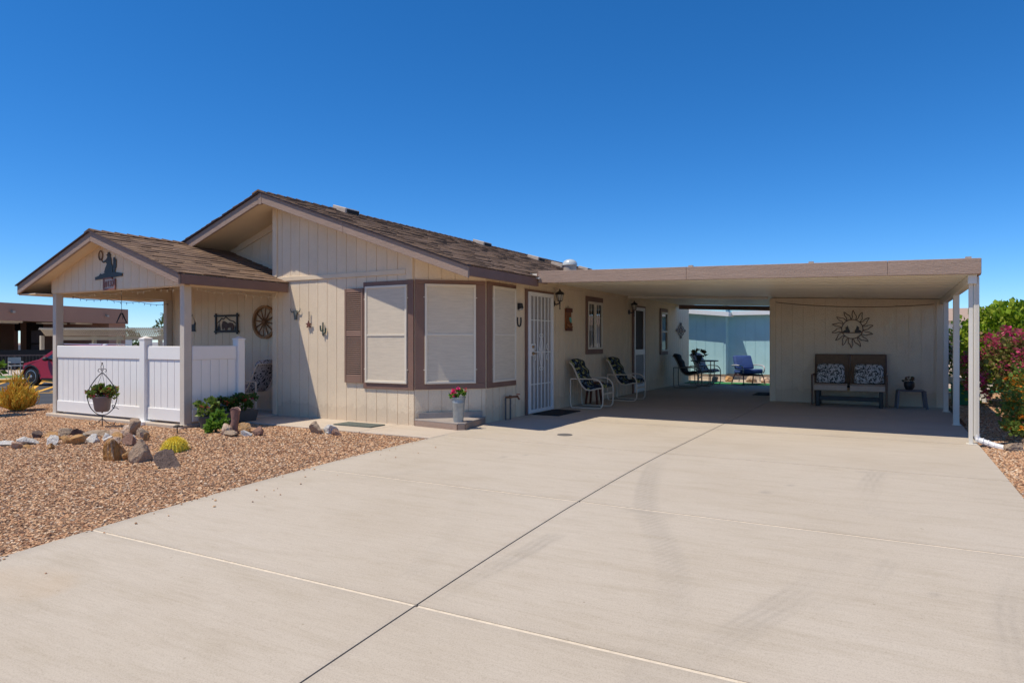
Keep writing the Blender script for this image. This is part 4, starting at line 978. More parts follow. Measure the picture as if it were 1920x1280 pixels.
build(MB().lathe([(.028,0),(.03,.006),(.028,.012)], (-5.11,9.38,.385), 10), 'handle', M('tap_red', (.45,.07,.03), .5, .1, 10), **K)
# ================================================================ WALL LANTERNS AND WALL DECORATION
m_lglass, _nt, _b = _nodes('lantern_glass'); _b.inputs['Base Color'].default_value = (.75,.72,.66,1); _b.inputs['Roughness'].default_value = .15; _b.inputs['Transmission Weight'].default_value = .5
lan = thing('wall_lantern', 'black wall lantern right of the white security door', 'wall lamp', (-5.286,11.02,1.84), group='black wall lanterns')
build(MB().lathe([(.055,0),(.06,.008),(.05,.02)], (0,0,0), 16), 'back_plate', m_black, lan).rotation_euler = (0, PI/2, 0)
lan.children[0].location = (0,0,.06)
arm = MB().tube(cr([(0.01,0,.06),(.06,0,.04),(.11,0,.06),(.13,0,.09)], 5), .012, 8).tube([(.13,0,.10),(.13,0,-.03)], .013, 8, r2=.007).sphere((.13,0,-.035), .014)
build(arm, 'arm', m_black, lan, smooth=True)
cg = MB()
for k in range(6):
    a = 2*PI*k/6+.3; cg.tube([(.13+.04*math.cos(a),.04*math.sin(a),.10),(.13+.068*math.cos(a),.068*math.sin(a),.22)], .005, 5)
cg.lathe([(.042,.0),(.045,.012)], (.13,0,.092), 6).lathe([(.075,0),(.075,.01)], (.13,0,.215), 6)
build(cg, 'cage', m_black, lan)
build(MB().lathe([(.036,.105),(.062,.213)], (.13,0,0), 6), 'lamp_glass', m_lglass, lan)
build(MB().lathe([(.088,.225),(.06,.26),(.025,.275),(.018,.29),(.008,.31),(.003,.325)], (.13,0,0), 12), 'roof', m_black, lan, smooth=True)
dup(lan, (-5.286,15.05,1.84), 0, 'black wall lantern beside the dark second door further back', 'black wall lanterns')
def wx(y,z,t): return (-5.286+t, y, z)
sn = thing('motion_light', 'small black outdoor sensor light above the horseshoe', 'wall light', (-5.27,9.69,1.79))
build(MB().hexa([(0,-.045,-.06),(.07,-.045,-.03),(.07,.045,-.03),(0,.045,-.06),(0,-.045,.05),(.05,-.045,.05),(.05,.045,.05),(0,.045,.05)]), 'housing', m_black, sn, bev=.005)
build(MB().hexa([(.005,-.035,-.075),(.05,-.035,-.058),(.05,.035,-.058),(.005,.035,-.075),(.005,-.035,-.062),(.06,-.035,-.036),(.06,.035,-.036),(.005,.035,-.062)]), 'lens', m_lglass, sn)
hs = MB().tube(cr([(0,-.055,.07),(0,-.06,.02),(0,-.045,-.05),(0,0,-.075),(0,.045,-.05),(0,.06,.02),(0,.055,.07)], 4), .012, 6)
solo(hs, 'horseshoe', m_black, 'dark iron horseshoe hung on the wall left of the security door', 'horseshoe', (0,0,0)).location = (-5.258,9.69,1.54)
pq = thing('wooden_plaque', 'tall red brown wooden plaque with turquoise bird between lantern and window', 'wall plaque', (-5.284,11.63,1.63))
m_wood = M('red_wood', (.11,.03,.014), .55, .25, 8, st=(1,6,1), bump=.4, bs=30); m_wood2 = M('amber_wood', (.22,.075,.02), .55, .3, 8, st=(1,6,1))
build(MB().box(0,.025,-.12,-.035,-.2,.2).box(0,.026,-.033,.04,-.2,.2).box(0,.025,.042,.12,-.2,.2), 'board', m_wood2, pq); build(MB().box(.026,.045,-.135,.135,.135,.21), 'cross_piece', m_wood, pq); build(MB().box(.026,.045,-.135,.135,-.215,-.165), 'cross_piece', m_wood, pq)
build(MB().prism([(.01,.03),(.06,.045),(.10,-.02),(.085,-.06),(.05,-.03)], lambda u,v,t:(t,u,v), .027,.045), 'bird', M('turquoise', (.12,.45,.42), .5, .1, 20), pq)
build(MB().sphere((.04,-.06,-.10),.03).sphere((.04,.0,-.13),.034).sphere((.04,.07,-.09),.03).sphere((.045,.09,-.14),.026), 'carving', M('carved_wood', (.26,.11,.05), .5, .4, 30), pq, smooth=True)
build(MB().tube([(.012,-.06,.2),(.012,0,.26),(.012,.06,.2)], .003, 4), 'hanging_wire', m_iron, pq)
# metal cross on the far part of the wall
cx_ = MB()
def ring(mb, fn, c, r, wr, n=14):
    mb.tube([fn(c[0]+r*math.cos(2*PI*k/n), c[1]+r*math.sin(2*PI*k/n)) for k in range(n)], wr, 5, True)
fn = lambda u, v: (.02, u, v)
for a in range(4):
    A = a*PI/2
    for d, r in ((.12,.055),(.19,.035)): ring(cx_, fn, (d*math.cos(A), d*math.sin(A)), r, .009)
    ring(cx_, fn, (.12*math.cos(A+PI/4), .12*math.sin(A+PI/4)), .04, .008)
    cx_.tube([fn(0,0), fn(.22*math.cos(A), .22*math.sin(A))], .010, 5)
ring(cx_, fn, (0,0), .07, .010)
solo(MB().add([(v[0],v[1]*2.2,v[2]) for v in cx_.v],cx_.f), 'wall_cross', m_bronze, 'scrolled bronze metal wall ornament shaped like a cross near the wall end', 'wall ornament', (0,0,0)).location = (-5.285,19.45,1.53)
# small ornaments on the sunlit front wall
fy = 7.934
sk = MB().prism([(-.035,.05),(.035,.05),(.04,.01),(.022,-.03),(.016,-.10),(-.016,-.10),(-.022,-.03),(-.04,.01)], lambda u,v,t:(u,t,v), -.03, 0)
for s_ in (-1,1): sk.tube(cr([(s_*.03,-.015,.035),(s_*.075,-.02,.025),(s_*.105,-.02,.055),(s_*.10,-.02,.09)], 4), .011, 6, r2=.004)
solo(sk, 'longhorn_skull', M('pewter', (.14,.15,.14), .45, .2, 20, metal=.3), 'grey metal longhorn skull ornament on the front wall', 'wall ornament', (0,0,0)).location = (-8.42,fy,1.67)
sr = thing('hanging_star', 'rust coloured metal star hanging from a chain on the front wall', 'wall ornament', (-8.115,fy,1.55))
pts = [((.062 if k % 2 == 0 else .026)*math.sin(k*PI/5), (.062 if k % 2 == 0 else .026)*math.cos(k*PI/5)) for k in range(10)]
build(MB().prism([(u-.005,v-.06) for u,v in pts], lambda u,v,t:(u,t,v), -.035,-.015), 'star', M('rust', (.16,.055,.04), .6, .2, 20), sr)
chn = MB()
for k in range(6): chn.add(*(lambda m: (m.v, m.f))(MB().tube([(.012*math.cos(a),-.02,.013+k*.024+.014*math.sin(a)) for a in [2*PI*j/8 for j in range(8)]], .0035, 4, True)))
build(chn, 'chain', m_bronze, sr)
ca = MB().tube([(0,-.02,-.10),(0,-.02,.11)], .011, 8).tube(cr([(0,-.02,-.02),(-.045,-.02,-.02),(-.055,-.02,.03),(-.055,-.02,.06)], 3), .012, 6).tube(cr([(0,-.02,-.05),(.045,-.02,-.055),(.055,-.02,-.01),(.055,-.02,.02)], 3), .012, 6)
solo(ca, 'cactus_ornament', M('cactus_metal', (.05,.075,.06), .5, .2, 20), 'small dark metal cactus ornament on the front wall', 'wall ornament', (0,0,0)).location = (-7.815,fy,1.41)
# recessed wall
ry = 8.349
m_wheel = M('wheel_wood', (.30,.165,.07), .6, .15, 8, bump=.3, bs=30); m_wheel2 = M('spoke_wood', (.19,.10,.045), .6, .15, 8)
wh = thing('wagon_wheel', 'wooden wagon wheel hung on the shaded porch wall', 'wheel', (-9.60,ry-.035,1.56))
rim = MB(); n = 36
for r0, r1, y0, y1 in ((.248,.292,-.03,.03),):
    vs_ = []
    for k in range(n):
        a = 2*PI*k/n
        for r_, y_ in ((r0,y0),(r1,y0),(r1,y1),(r0,y1)): vs_.append((r_*math.cos(a), y_, r_*math.sin(a)))
    rim.add(vs_, [(k*4+j, k*4+(j+1) % 4, ((k+1) % n)*4+(j+1) % 4, ((k+1) % n)*4+j) for k in range(n) for j in range(4)])
build(rim, 'rim', m_wheel, wh, bev=.004)
spk = None
for k in range(12):
    if spk is None: so2 = build(MB().tube([(.04,0,0),(.15,0,0),(.25,0,0)], .012, 6), 'spoke', m_wheel2, wh); spk = so2.data
    else: so2 = share(spk, 'spoke', wh)
    so2.rotation_euler = (0, 2*PI*k/12+.13, 0)
hb = build(MB().lathe([(.048,-.03),(.048,.03),(.03,.05),(.012,.06)], (0,0,0), 16), 'hub', m_wheel2, wh); hb.rotation_euler = (PI/2,0,0)
pf_ = thing('horse_picture', 'black framed metal cutout of a horse below mountains on the porch wall', 'wall art', (-10.615,ry,1.545))
fm = MB().bar((-.34,-.02,.145),(.34,-.02,.145),.024,.034).bar((-.34,-.02,-.145),(.34,-.02,-.145),.024,.034).bar((-.29,-.022,-.19),(-.29,-.022,.19),.026,.036).bar((.29,-.022,-.19),(.29,-.022,.19),.026,.036)
build(fm, 'frame', m_black, pf_, bev=.006)
mt = MB().tube([(-.25,-.012,.02),(-.20,-.012,.05),(-.14,-.012,.10),(-.09,-.012,.08),(-.03,-.012,.125),(.05,-.012,.08),(.10,-.012,.055),(.17,-.012,.045),(.24,-.012,.0)], .009, 5)
build(mt, 'mountain_line', m_black, pf_)
hz_ = MB().prism([(-.13,-.10),(-.14,-.02),(-.11,.05),(-.06,.045),(.02,.01),(.10,.02),(.16,.0),(.19,-.05),(.17,-.13),(.12,-.13),(.10,-.07),(.02,-.08),(.0,-.13),(-.05,-.13),(-.06,-.05),(-.10,-.11)], lambda u,v,t:(u,t,v), -.016, -.006)
build(hz_, 'horse', M('horse_brown', (.09,.05,.035), .6, .3, 20), pf_)
tr_ = MB()
for u, h in ((-.23,.13),(-.20,.16),(.22,.12),(.25,.09),(-.25,.08)): tr_.prism([(u-.022,-.128),(u+.022,-.128),(u+.008,-.128+h*.6),(u,-.128+h),(u-.008,-.128+h*.6)], lambda a,b,t:(a,t,b), -.014, -.008)
tr_.box(-.28,.28,-.015,-.007,-.13,-.115)
build(tr_, 'tree_cutout', m_black, pf_)
dg = thing('hanging_wall_figure', 'small dark animal shaped sign hanging from a wire on the porch wall', 'wall ornament', (-11.60,ry,1.56))
build(MB().prism([(-.10,-.15),(.10,-.15),(.10,-.135),(.085,-.135),(.08,-.05),(.10,.0),(.08,.03),(.05,-.02),(-.04,-.02),(-.07,.03),(-.10,.01),(-.085,-.04),(-.08,-.135),(-.10,-.135)], lambda u,v,t:(u,t,v), -.016, -.006), 'figure', m_black, dg)
build(MB().tube([(-.07,-.01,.02),(0,-.01,.18),(.07,-.01,.02)], .004, 4), 'hanging_wire', m_iron, dg)
# cowboy silhouette and number board on the porch gable
cb = thing('cowboy_sign', 'black metal kneeling cowboy silhouette with lasso on the porch gable', 'wall art', (-10.69,6.238,2.24))
fn = lambda u,v,t: (u,t,v)
build(MB().prism([(-.36,-.045),(.36,-.01),(.36,.03),(.22,.05),(.14,.06),(-.08,.06),(-.18,.035),(-.22,.05),(-.26,.015),(-.36,-.0)], fn, -.016, -.006), 'base_plate', m_black, cb)
build(MB().prism([(-.12,.06),(.10,.06),(.11,.14),(.07,.20),(.065,.27),(.04,.31),(.045,.325),(.06,.33),(.03,.345),(.02,.375),(-.02,.375),(-.03,.345),(-.065,.335),(-.03,.32),(-.035,.29),(-.09,.255),(-.14,.235),(-.17,.25),(-.175,.235),(-.14,.215),(-.07,.225),(-.045,.19),(-.09,.13)], fn, -.014, -.005), 'figure', m_black, cb)
build(MB().prism([(.12,.06),(.17,.06),(.17,.10),(.20,.13),(.20,.25),(.185,.26),(.175,.25),(.17,.17),(.165,.28),(.145,.29),(.125,.28),(.12,.17)], fn, -.014, -.005), 'saguaro', m_black, cb)
lm = MB()
for r_, dz_ in ((.075,0),(.065,.006)): lm.tube([(-.215+.72*r_*math.cos(a), -.012, .335+dz_+r_*math.sin(a)) for a in [2*PI*k/18 for k in range(18)]], .007, 5, True)
lm.tube([(-.19,-.012,.265),(-.165,-.012,.24)], .007, 5)
build(lm, 'lasso', m_bronze, cb)
nb = thing('house_number_board', 'small red brown board with house number 137 under the cowboy silhouette', 'house number', (-10.665,6.238,2.125))
m_nb = M('number_board', (.46,.36,.30), .6, .05, 10); m_nf = M('number_frame', (.24,.10,.075), .6, .1, 10)
build(MB().box(-.145,.145,-.012,-.002,-.085,.075), 'board', m_nb, nb)
build(MB().bar((-.155,-.012,-.09),(.155,-.012,-.09),.02,.026).bar((-.148,-.012,-.076),(-.148,-.012,.08),.02,.026).bar((.148,-.012,-.076),(.148,-.012,.07),.02,.026).bar((-.15,-.012,.082),(.05,-.012,.09),.02,.018).bar((.05,-.012,.092),(.10,-.012,.062),.02,.018), 'frame', m_nf, nb)
cu = bpy.data.curves.new('number', 'FONT'); cu.body = '#137'; cu.size = .125; cu.align_x = 'CENTER'; cu.align_y = 'CENTER'; cu.extrude = .003; cu.offset = .0025
tmp = bpy.data.objects.new('number', cu); COL.objects.link(tmp); bpy.context.view_layer.update()
me = bpy.data.meshes.new_from_object(tmp.evaluated_get(bpy.context.evaluated_depsgraph_get())); bpy.data.objects.remove(tmp)
me.materials.clear(); me.materials.append(m_nf); no = bpy.data.objects.new('number', me); link(no, nb); no.location = (0,-.016,-.008); no.rotation_euler = (PI/2,0,0)
# dinner bell and fairy lights
tb = thing('triangle_bell', 'black triangle dinner bell hanging under the porch roof', 'bell', (-11.30,6.8,1.62))
V3 = lambda u,z: tuple(U*u+Vector((0,0,z)))
build(MB().tube([V3(-.085,-.085),V3(.085,-.085),V3(.01,.075),V3(-.01,.075)], .013, 6, True), 'triangle', m_black, tb)
build(MB().tube([V3(0,.08),V3(0,.52)], .004, 5).tube([V3(.02,.07),V3(.02,-.03)], .005, 5), 'hanging_rod', m_black, tb)
m_bulb = M('bulb_cream', (.75,.66,.48), .3, .05, 20); m_wire = M('light_wire', (.45,.36,.24), .6, .1, 20); m_wired = M('dark_wire', (.05,.05,.05), .6, .1, 20)
def lights(a, b, sags, label, wire, bulb, seed):
    r = random.Random(seed); a = Vector(a); b = Vector(b); pts = []; n = sags*10
    for i in range(n+1):
        t = i/n; p = a.lerp(b, t); p.z -= .035*abs(math.sin(PI*t*sags))+r.uniform(0,.006); pts.append(p)
    t_ = thing('string_lights', label, 'string lights', tuple(a), group='string lights round the porch')
    build(MB().tube([p-a for p in pts], .004, 4), 'wire', wire, t_)
    mb = MB()
    for p in pts[::2]:
        q_ = p-a; mb.tube([q_, q_+Vector((r.uniform(-.012,.012), r.uniform(-.012,.012), -r.uniform(.02,.045)))], .006, 5, r2=.003)
    build(mb, 'bulbs', bulb, t_, kind='stuff')
lights((-8.865,6.45,2.0), (-8.865,7.9,1.97), 2, 'cream string lights along the right eave of the porch', m_wire, m_bulb, 1)
lights((-11.9,6.37,2.01), (-9.0,6.37,2.03), 4, 'cream string lights under the front gable of the porch', m_wire, m_bulb, 2)
lights((-12.2,6.5,1.985), (-12.2,8.25,1.95), 3, 'dark string lights along the far left side of the porch', m_wired, m_wired, 3)
# sun art and sagging wire on the shed
sa = thing('sun_wall_art', 'round bronze wire sun with two quail silhouettes on the shed wall', 'wall art', (-.65,14.79,1.46))
sm2 = MB(); fn2 = lambda u,v: (u,-.02,v)
ring(sm2, fn2, (0,0), .185, .0075, 28)
for k in range(14):
    a = 2*PI*k/14+.1; d = .15
    p = [(.19,a-d*1.35),(.26,a-d*1.0),(.30,a-d*.1),(.365,a+d*.55),(.29,a+d*.95),(.24,a+d*.75),(.19,a+d*1.3)]
    sm2.tube(cr([fn2(r_*math.cos(t), r_*math.sin(t)) for r_, t in p], 3), .0065, 5)
sm2.tube([fn2(-.172,-.07), fn2(.172,-.07)], .008, 5)
build(sm2, 'wire_sun', m_bronze, sa)
bird = [(-.09,-.07),(.06,-.07),(.085,-.045),(.055,.0),(.04,.03),(.03,.075),(.015,.05),(-.005,.045),(-.02,.02),(-.01,-.01),(-.05,-.03)]
build(MB().prism([(-.105+u*.8,v) for u,v in bird], lambda u,v,t:(u,t,v), -.026,-.018), 'quail', m_black, sa)
build(MB().prism([(.105-u*.8,v) for u,v in bird], lambda u,v,t:(u,t,v), -.026,-.018), 'quail', m_black, sa)
solo(MB().tube([(-2.05+2.75*t, 14.785, 2.02-.25*t*(.45)-.42*t*(1-t)*.7) for t in [k/24 for k in range(25)]], .006, 5), 'garland_wire', m_bronze, 'thin bare wire sagging along the top of the shed wall', 'wire', (-.7,14.785,1.9))

# ================================================================ FURNITURE
m_cframe = M('chair_frame_taupe', (.68,.56,.42), .4, .05, 5, spec=.5)
def floral(name, cols, scale=16):
    m, nt, b = _nodes(name)
    n1 = noise(nt, scale, 2, rough=.5, obj=True)
    nt.links.new(ramp(nt, n1, cols, None), b.inputs['Base Color'])
    for nn in nt.nodes:
        if nn.type == 'VALTORGB': nn.color_ramp.interpolation = 'CONSTANT'
    b.inputs['Roughness'].default_value = .85; b.inputs['Specular IOR Level'].default_value = .2
    bumpn(nt, b, noise(nt, 9, 3, obj=True), .5, .03); return m
nv = (.012,.016,.026)
m_flor = floral('navy_floral', [nv,nv,(.10,.14,.17),nv,(.30,.29,.10),(.50,.50,.24),(.36,.40,.38),nv], 13)
m_flor2 = floral('black_white_floral', [(.025,.022,.026),(.03,.026,.03),(.45,.42,.43),(.035,.03,.035),(.52,.49,.50),(.05,.042,.05)], 18)
m_flor3 = floral('leaf_print_cushion', [(.06,.06,.055),(.05,.05,.045),(.55,.53,.49),(.08,.08,.07),(.70,.68,.63),(.2,.19,.17),(.62,.60,.55)], 30)
m_blackc = M('black_cushion', (.018,.018,.02), .85, .1, 8, bump=.3, bs=20)
def sweep_cushion(path, half, thick, name, mat, t, bumps=5):
    P = [Vector((p[0],0,p[1])) for p in path]; mb = MB(); cols = 9; rows = len(P); top = []; bot = []
    for i in range(rows):
        d = (P[min(i+1,rows-1)]-P[max(i-1,0)]).normalized(); nrm = Vector((-d.z,0,d.x))
        if nrm.z < 0 and abs(d.x) > .5: nrm = -nrm
        if abs(d.x) <= .5 and nrm.x < 0: nrm = -nrm
        for j in range(cols):
            y = half*(2*j/(cols-1)-1); e = (1-abs(2*j/(cols-1)-1)**6)*(1-(abs(2*i/(rows-1)-1))**10)
            th = thick*(.35+.65*e)*(1+.18*math.cos(i*2*PI*bumps/(rows-1)))
            mb.v.append(tuple(P[i]+nrm*th+Vector((0,y,0))))
    for i in range(rows):
        for j in range(cols): y = half*(2*j/(cols-1)-1); mb.v.append(tuple(P[i]+Vector((0,y,0))))
    N = rows*cols
    for i in range(rows-1):
        for j in range(cols-1):
            a = i*cols+j; mb.f.append((a,a+1,a+cols+1,a+cols)); mb.f.append((N+a+cols,N+a+cols+1,N+a+1,N+a))
    for i in range(rows-1):
        for j in (0, cols-1):
            a = i*cols+j; mb.f.append((a,a+cols,N+a+cols,N+a) if j == 0 else (a+cols,a,N+a,N+a+cols))
    for i in (0, rows-1):
        for j in range(cols-1):
            a = i*cols+j; mb.f.append((a,N+a,N+a+1,a+1) if i == 0 else (a+1,N+a+1,N+a,a))
    return build(mb, name, mat, t, smooth=True, ang=1.2)
BACK = [(-.37,.83),(-.33,.815),(-.265,.71),(-.20,.57),(-.135,.44),(-.06,.36)]
SEAT = [(-.06,.36),(.02,.335),(.10,.345),(.19,.37),(.28,.38)]
def patio_chair(label, loc, rz, cm, fm, group):
    t = thing('patio_chair', label, 'chair', loc, rz, group)
    for s_ in (-1,1):
        y = s_*.285
        build(MB().tube(cr([(-.34,y,.53),(-.34,y,.10),(-.31,y,.02),(-.25,y,.014),(.18,y,.014),(.25,y,.035),(.28,y,.11),(.28,y,.36),(.255,y,.46),(.18,y,.525),(.06,y,.54),(-.34,y,.535)], 3), .0125, 6), 'side_frame', fm, t, smooth=True)
        build(MB().tube(cr([(p[0]-.01, s_*.255, p[1]) for p in BACK+SEAT[1:]], 3), .013, 6), 'sling_rail', fm, t, smooth=True)
    build(MB().box(.268,.292,-.272,.272,.26,.29), 'stretcher', fm, t); build(MB().tube([(-.375,-.25,.825),(-.375,.25,.825)], .012, 6), 'top_rail', fm, t)
    sweep_cushion([tuple(p)[0:3:2] for p in cr([(a,0,b) for a,b in BACK], 4)], .235, .085, 'back_cushion', cm, t, 4)
    sweep_cushion([tuple(p)[0:3:2] for p in cr([(a,0,b) for a,b in SEAT], 4)], .235, .085, 'seat_cushion', cm, t, 2)
    return t
GC = 'cushioned patio chairs under the carport'
patio_chair('navy floral cushioned patio chair nearest the white door', (-4.80,11.72,0), .04, m_flor, m_cframe, GC)
patio_chair('navy floral cushioned patio chair in front of the dark second door', (-4.78,13.55,0), .02, m_flor, m_cframe, GC)
m_cdark = M('chair_frame_dark', (.26,.22,.18), .45, .05, 5)
patio_chair('black cushioned patio chair left of the small round table', (-4.66,18.0,0), .05, m_blackc, m_cdark, GC)
patio_chair('patio chair with patterned cushion behind the small round table', (-4.55,19.45,0), -.35, m_flor2, m_cdark, GC)
m_pframe = M('porch_chair_frame', (.60,.50,.40), .45, .05, 5)
patio_chair('black and white floral cushioned chair on the porch by the fence', (-9.52,8.0,.018), PI+.1, m_flor2, m_pframe, GC)
tbl = thing('patio_table', 'small round dark patio table at the far end of the carport', 'table', (-4.43,18.75,0))
build(MB().lathe([(.36,0),(.37,.01),(.37,.025),(.36,.03)], (0,0,.68), 24), 'tabletop', M('table_top', (.10,.095,.09), .3, .1, 8), tbl, smooth=True, ang=.5)
for k in range(4):
    a = PI/4+k*PI/2; c_, s_ = math.cos(a), math.sin(a)
    build(MB().tube(cr([(.30*c_,.30*s_,.68),(.30*c_,.30*s_,.25),(.27*c_,.27*s_,.06),(.18*c_,.18*s_,.014),(0,0,.014)], 4), .013, 6), 'leg', m_cdark, tbl, smooth=True)
rnd = random.Random(5)
pt = thing('potted_plant', 'potted brownish plant standing on the small round patio table', 'potted plant', (-4.55,18.65,.71))
build(MB().lathe([(.06,0),(.09,.12),(.095,.14),(.08,.135)], (0,0,0), 14), 'pot', m_dpot, pt, smooth=True, ang=.5)
build(leafmb(blob((0,0,.2),(.17,.17,.08),120,rnd), .07, rnd), 'foliage', MR('leaf_dry', [(.10,.08,.03),(.16,.11,.04),(.06,.07,.02)], .6), pt, kind='stuff')
# blue chair
m_blue = M('blue_cushion', (.035,.075,.24), .8, .1, 6, bump=.5, bs=14, dist=.02); m_bframe = M('glider_frame', (.075,.03,.035), .45, .1, 10); m_strap = M('arm_grey', (.42,.42,.45), .4, .1, 6)
kt = thing('plant_table', 'small dark wooden table half hidden behind the two floral chairs', 'table', (-5.05,12.35,0))
build(MB().lathe([(.19,0),(.20,.015),(.19,.03)], (0,0,.40), 18), 'tabletop', m_wood, kt)
for k in range(4):
    a = PI/4+k*PI/2; build(MB().bar((.17*math.cos(a),.17*math.sin(a),0), (.11*math.cos(a),.11*math.sin(a),.40), .035,.035), 'leg', m_wood, kt)
bch = thing('blue_chair', 'spring rocker chair with bright blue cushions in the sun by the blue house', 'chair', (-3.52,20.05,0), -.85)
def puff(mb_args, name, mat, t, lev=3):
    o = build(mb_args, name, mat, t, bev=.045, seg=3, smooth=True, ang=3); return o
puff(MB().hexa([(-.28,-.31,.34),(.31,-.31,.36),(.31,.31,.36),(-.28,.31,.34),(-.28,-.31,.47),(.31,-.31,.51),(.31,.31,.51),(-.28,.31,.47)]), 'seat_cushion', m_blue, bch)
puff(MB().hexa([(-.27,-.30,.48),(-.12,-.30,.50),(-.12,.30,.50),(-.27,.30,.48),(-.42,-.28,.90),(-.28,-.28,.93),(-.28,.28,.93),(-.42,.28,.90)]), 'back_cushion', m_blue, bch)
for s_ in (-1,1):
    y = s_*.33
    for x0, x1 in ((.25,.34),(-.2,-.32)): build(MB().tube(cr([(x0,y*.9,.36),((x0+x1)/2+.02*x0,y,.2),(x1,y*1.05,.03)], 4), .017, 6), 'leg', m_bframe, bch, smooth=True)
    build(MB().tube([(-.36,y*1.05,.016),(.38,y*1.05,.016)], .015, 6), 'floor_rail', m_bframe, bch)
    build(MB().tube(cr([(-.33,y,.60),(-.1,y*1.08,.62),(.22,y*1.08,.60),(.31,y*1.05,.52),(.28,y,.38)], 4), .022, 6), 'arm', m_strap, bch, smooth=True)
    build(MB().tube([(.2,y*1.02,.36),(.05,y*1.04,.1)], .007, 5).tube([(.0,y*1.02,.36),(.12,y*1.04,.1)], .007, 5), 'spring_bar', m_strap, bch)
build(MB().box(-.27,.29,-.29,.29,.29,.335), 'seat_frame', m_bframe, bch)
bch.scale = (.95,.95,.89)
# glider bench
m_sling = M('brown_sling', (.17,.105,.06), .75, .08, 20, bump=.3, bs=150); m_slings = M('taupe_sling', (.46,.36,.27), .75, .06, 20, bump=.3, bs=150)
gb = thing('glider_bench', 'two seat glider bench with brown sling backs against the shed wall', 'bench', (-.68,14.45,0))
K = dict(parent=gb)
for s_ in (-1,1):
    x0, x1 = (s_*.31-.285, s_*.31+.285)
    build(MB().hexa([(x0,.02,.40),(x1,.02,.40),(x1,.045,.40),(x0,.045,.40),(x0,.19,.96),(x1,.19,.96),(x1,.215,.96),(x0,.215,.96)]), 'back_panel', m_sling, bev=.006, **K)
    sp_ = MB().prism([(.02,.41),(-.30,.43),(-.40,.40),(-.425,.31),(-.41,.30),(-.385,.375),(-.29,.405),(.02,.385)], lambda u,v,t:(t,u,v), x0, x1)
    build(sp_, 'seat_panel', m_slings, smooth=True, ang=.9, **K)
    y = s_
    build(MB().tube(cr([(s_*.62,-.36,.02),(s_*.62,-.38,.30),(s_*.62,-.37,.55),(s_*.62,-.30,.58),(s_*.62,.1,.58)], 4), .022, 6), 'arm', m_bronze, smooth=True, **K)
    build(MB().tube([(s_*.61,.13,.0),(s_*.61,.10,.40),(s_*.605,.215,.97)], .018, 6), 'back_post', m_bronze, **K)
    build(MB().box(s_*.53-.03,s_*.53+.03,-.33,-.28,.03,.30).box(s_*.53-.03,s_*.53+.03,.05,.10,.03,.30).box(s_*.53-.035,s_*.53+.035,-.38,.16,.0,.035), 'glider_foot', m_black, bev=.006, **K)
build(MB().tube([(0,.03,.40),(0,.20,.965)], .014, 6), 'centre_post', m_bronze, **K); build(MB().tube([(-.60,.205,.965),(.60,.205,.965)], .013, 6), 'top_rail', m_bronze, **K)
build(MB().box(-.50,.50,-.31,-.27,.11,.19), 'base_bar', m_black, bev=.006, **K); build(MB().box(-.58,.58,-.02,.02,.34,.38), 'seat_bar', m_black, **K)
for s_, lb in ((-1,'black and white leaf print cushion at the left end of the glider bench'),(1,'black and white leaf print cushion at the right end of the glider bench')):
    c = thing('cushion', lb, 'cushion', (-.68+s_*.325,14.36,.43), group='leaf print bench cushions')
    o = build(MB().hexa([(-.255,-.10,.0),(.255,-.10,.0),(.255,.07,.0),(-.255,.07,.0),(-.235,.02,.36),(.235,.02,.36),(.235,.15,.36),(-.235,.15,.36)]), 'cover', m_flor3, c, bev=.05, seg=3, smooth=True, ang=3)
# stool and pot
m_stool = M('grey_plastic', (.13,.12,.135), .45, .05, 5)
sl_ = thing('side_table', 'dark grey plastic side table right of the glider bench', 'table', (.33,14.42,0), .08)
build(MB().prism([(-.20,.335),(.20,.335),(.225,.32),(.215,.30),(.19,.312),(-.19,.312),(-.215,.30),(-.225,.32)], lambda u,v,t:(u,t,v), -.19,.19), 'tabletop', m_stool, sl_, bev=.006)
for sx in (-1,1):
    for sy in (-1,1): build(MB().hexa([(sx*.235-.02,sy*.175-.022,0),(sx*.235+.02,sy*.175-.022,0),(sx*.235+.02,sy*.175+.022,0),(sx*.235-.02,sy*.175+.022,0),(sx*.205-.028,sy*.16-.03,.315),(sx*.205+.012,sy*.16-.03,.315),(sx*.205+.012,sy*.16+.03,.315),(sx*.205-.028,sy*.16+.03,.315)]), 'leg', m_stool, sl_, bev=.005)
pp = thing('potted_plant', 'black pot with small reddish plant standing on the grey side table', 'potted plant', (.30,14.40,.336))
build(MB().lathe([(.055,0),(.085,.06),(.088,.12),(.075,.15),(.07,.14)], (0,0,0), 16), 'pot', m_black, pp, smooth=True, ang=.6)
build(leafmb(blob((0,0,.18),(.09,.09,.05),70,rnd), .045, rnd), 'foliage', MR('leaf_reddish', [(.10,.10,.03),(.22,.09,.05),(.08,.09,.03)], .6), pp, kind='stuff')
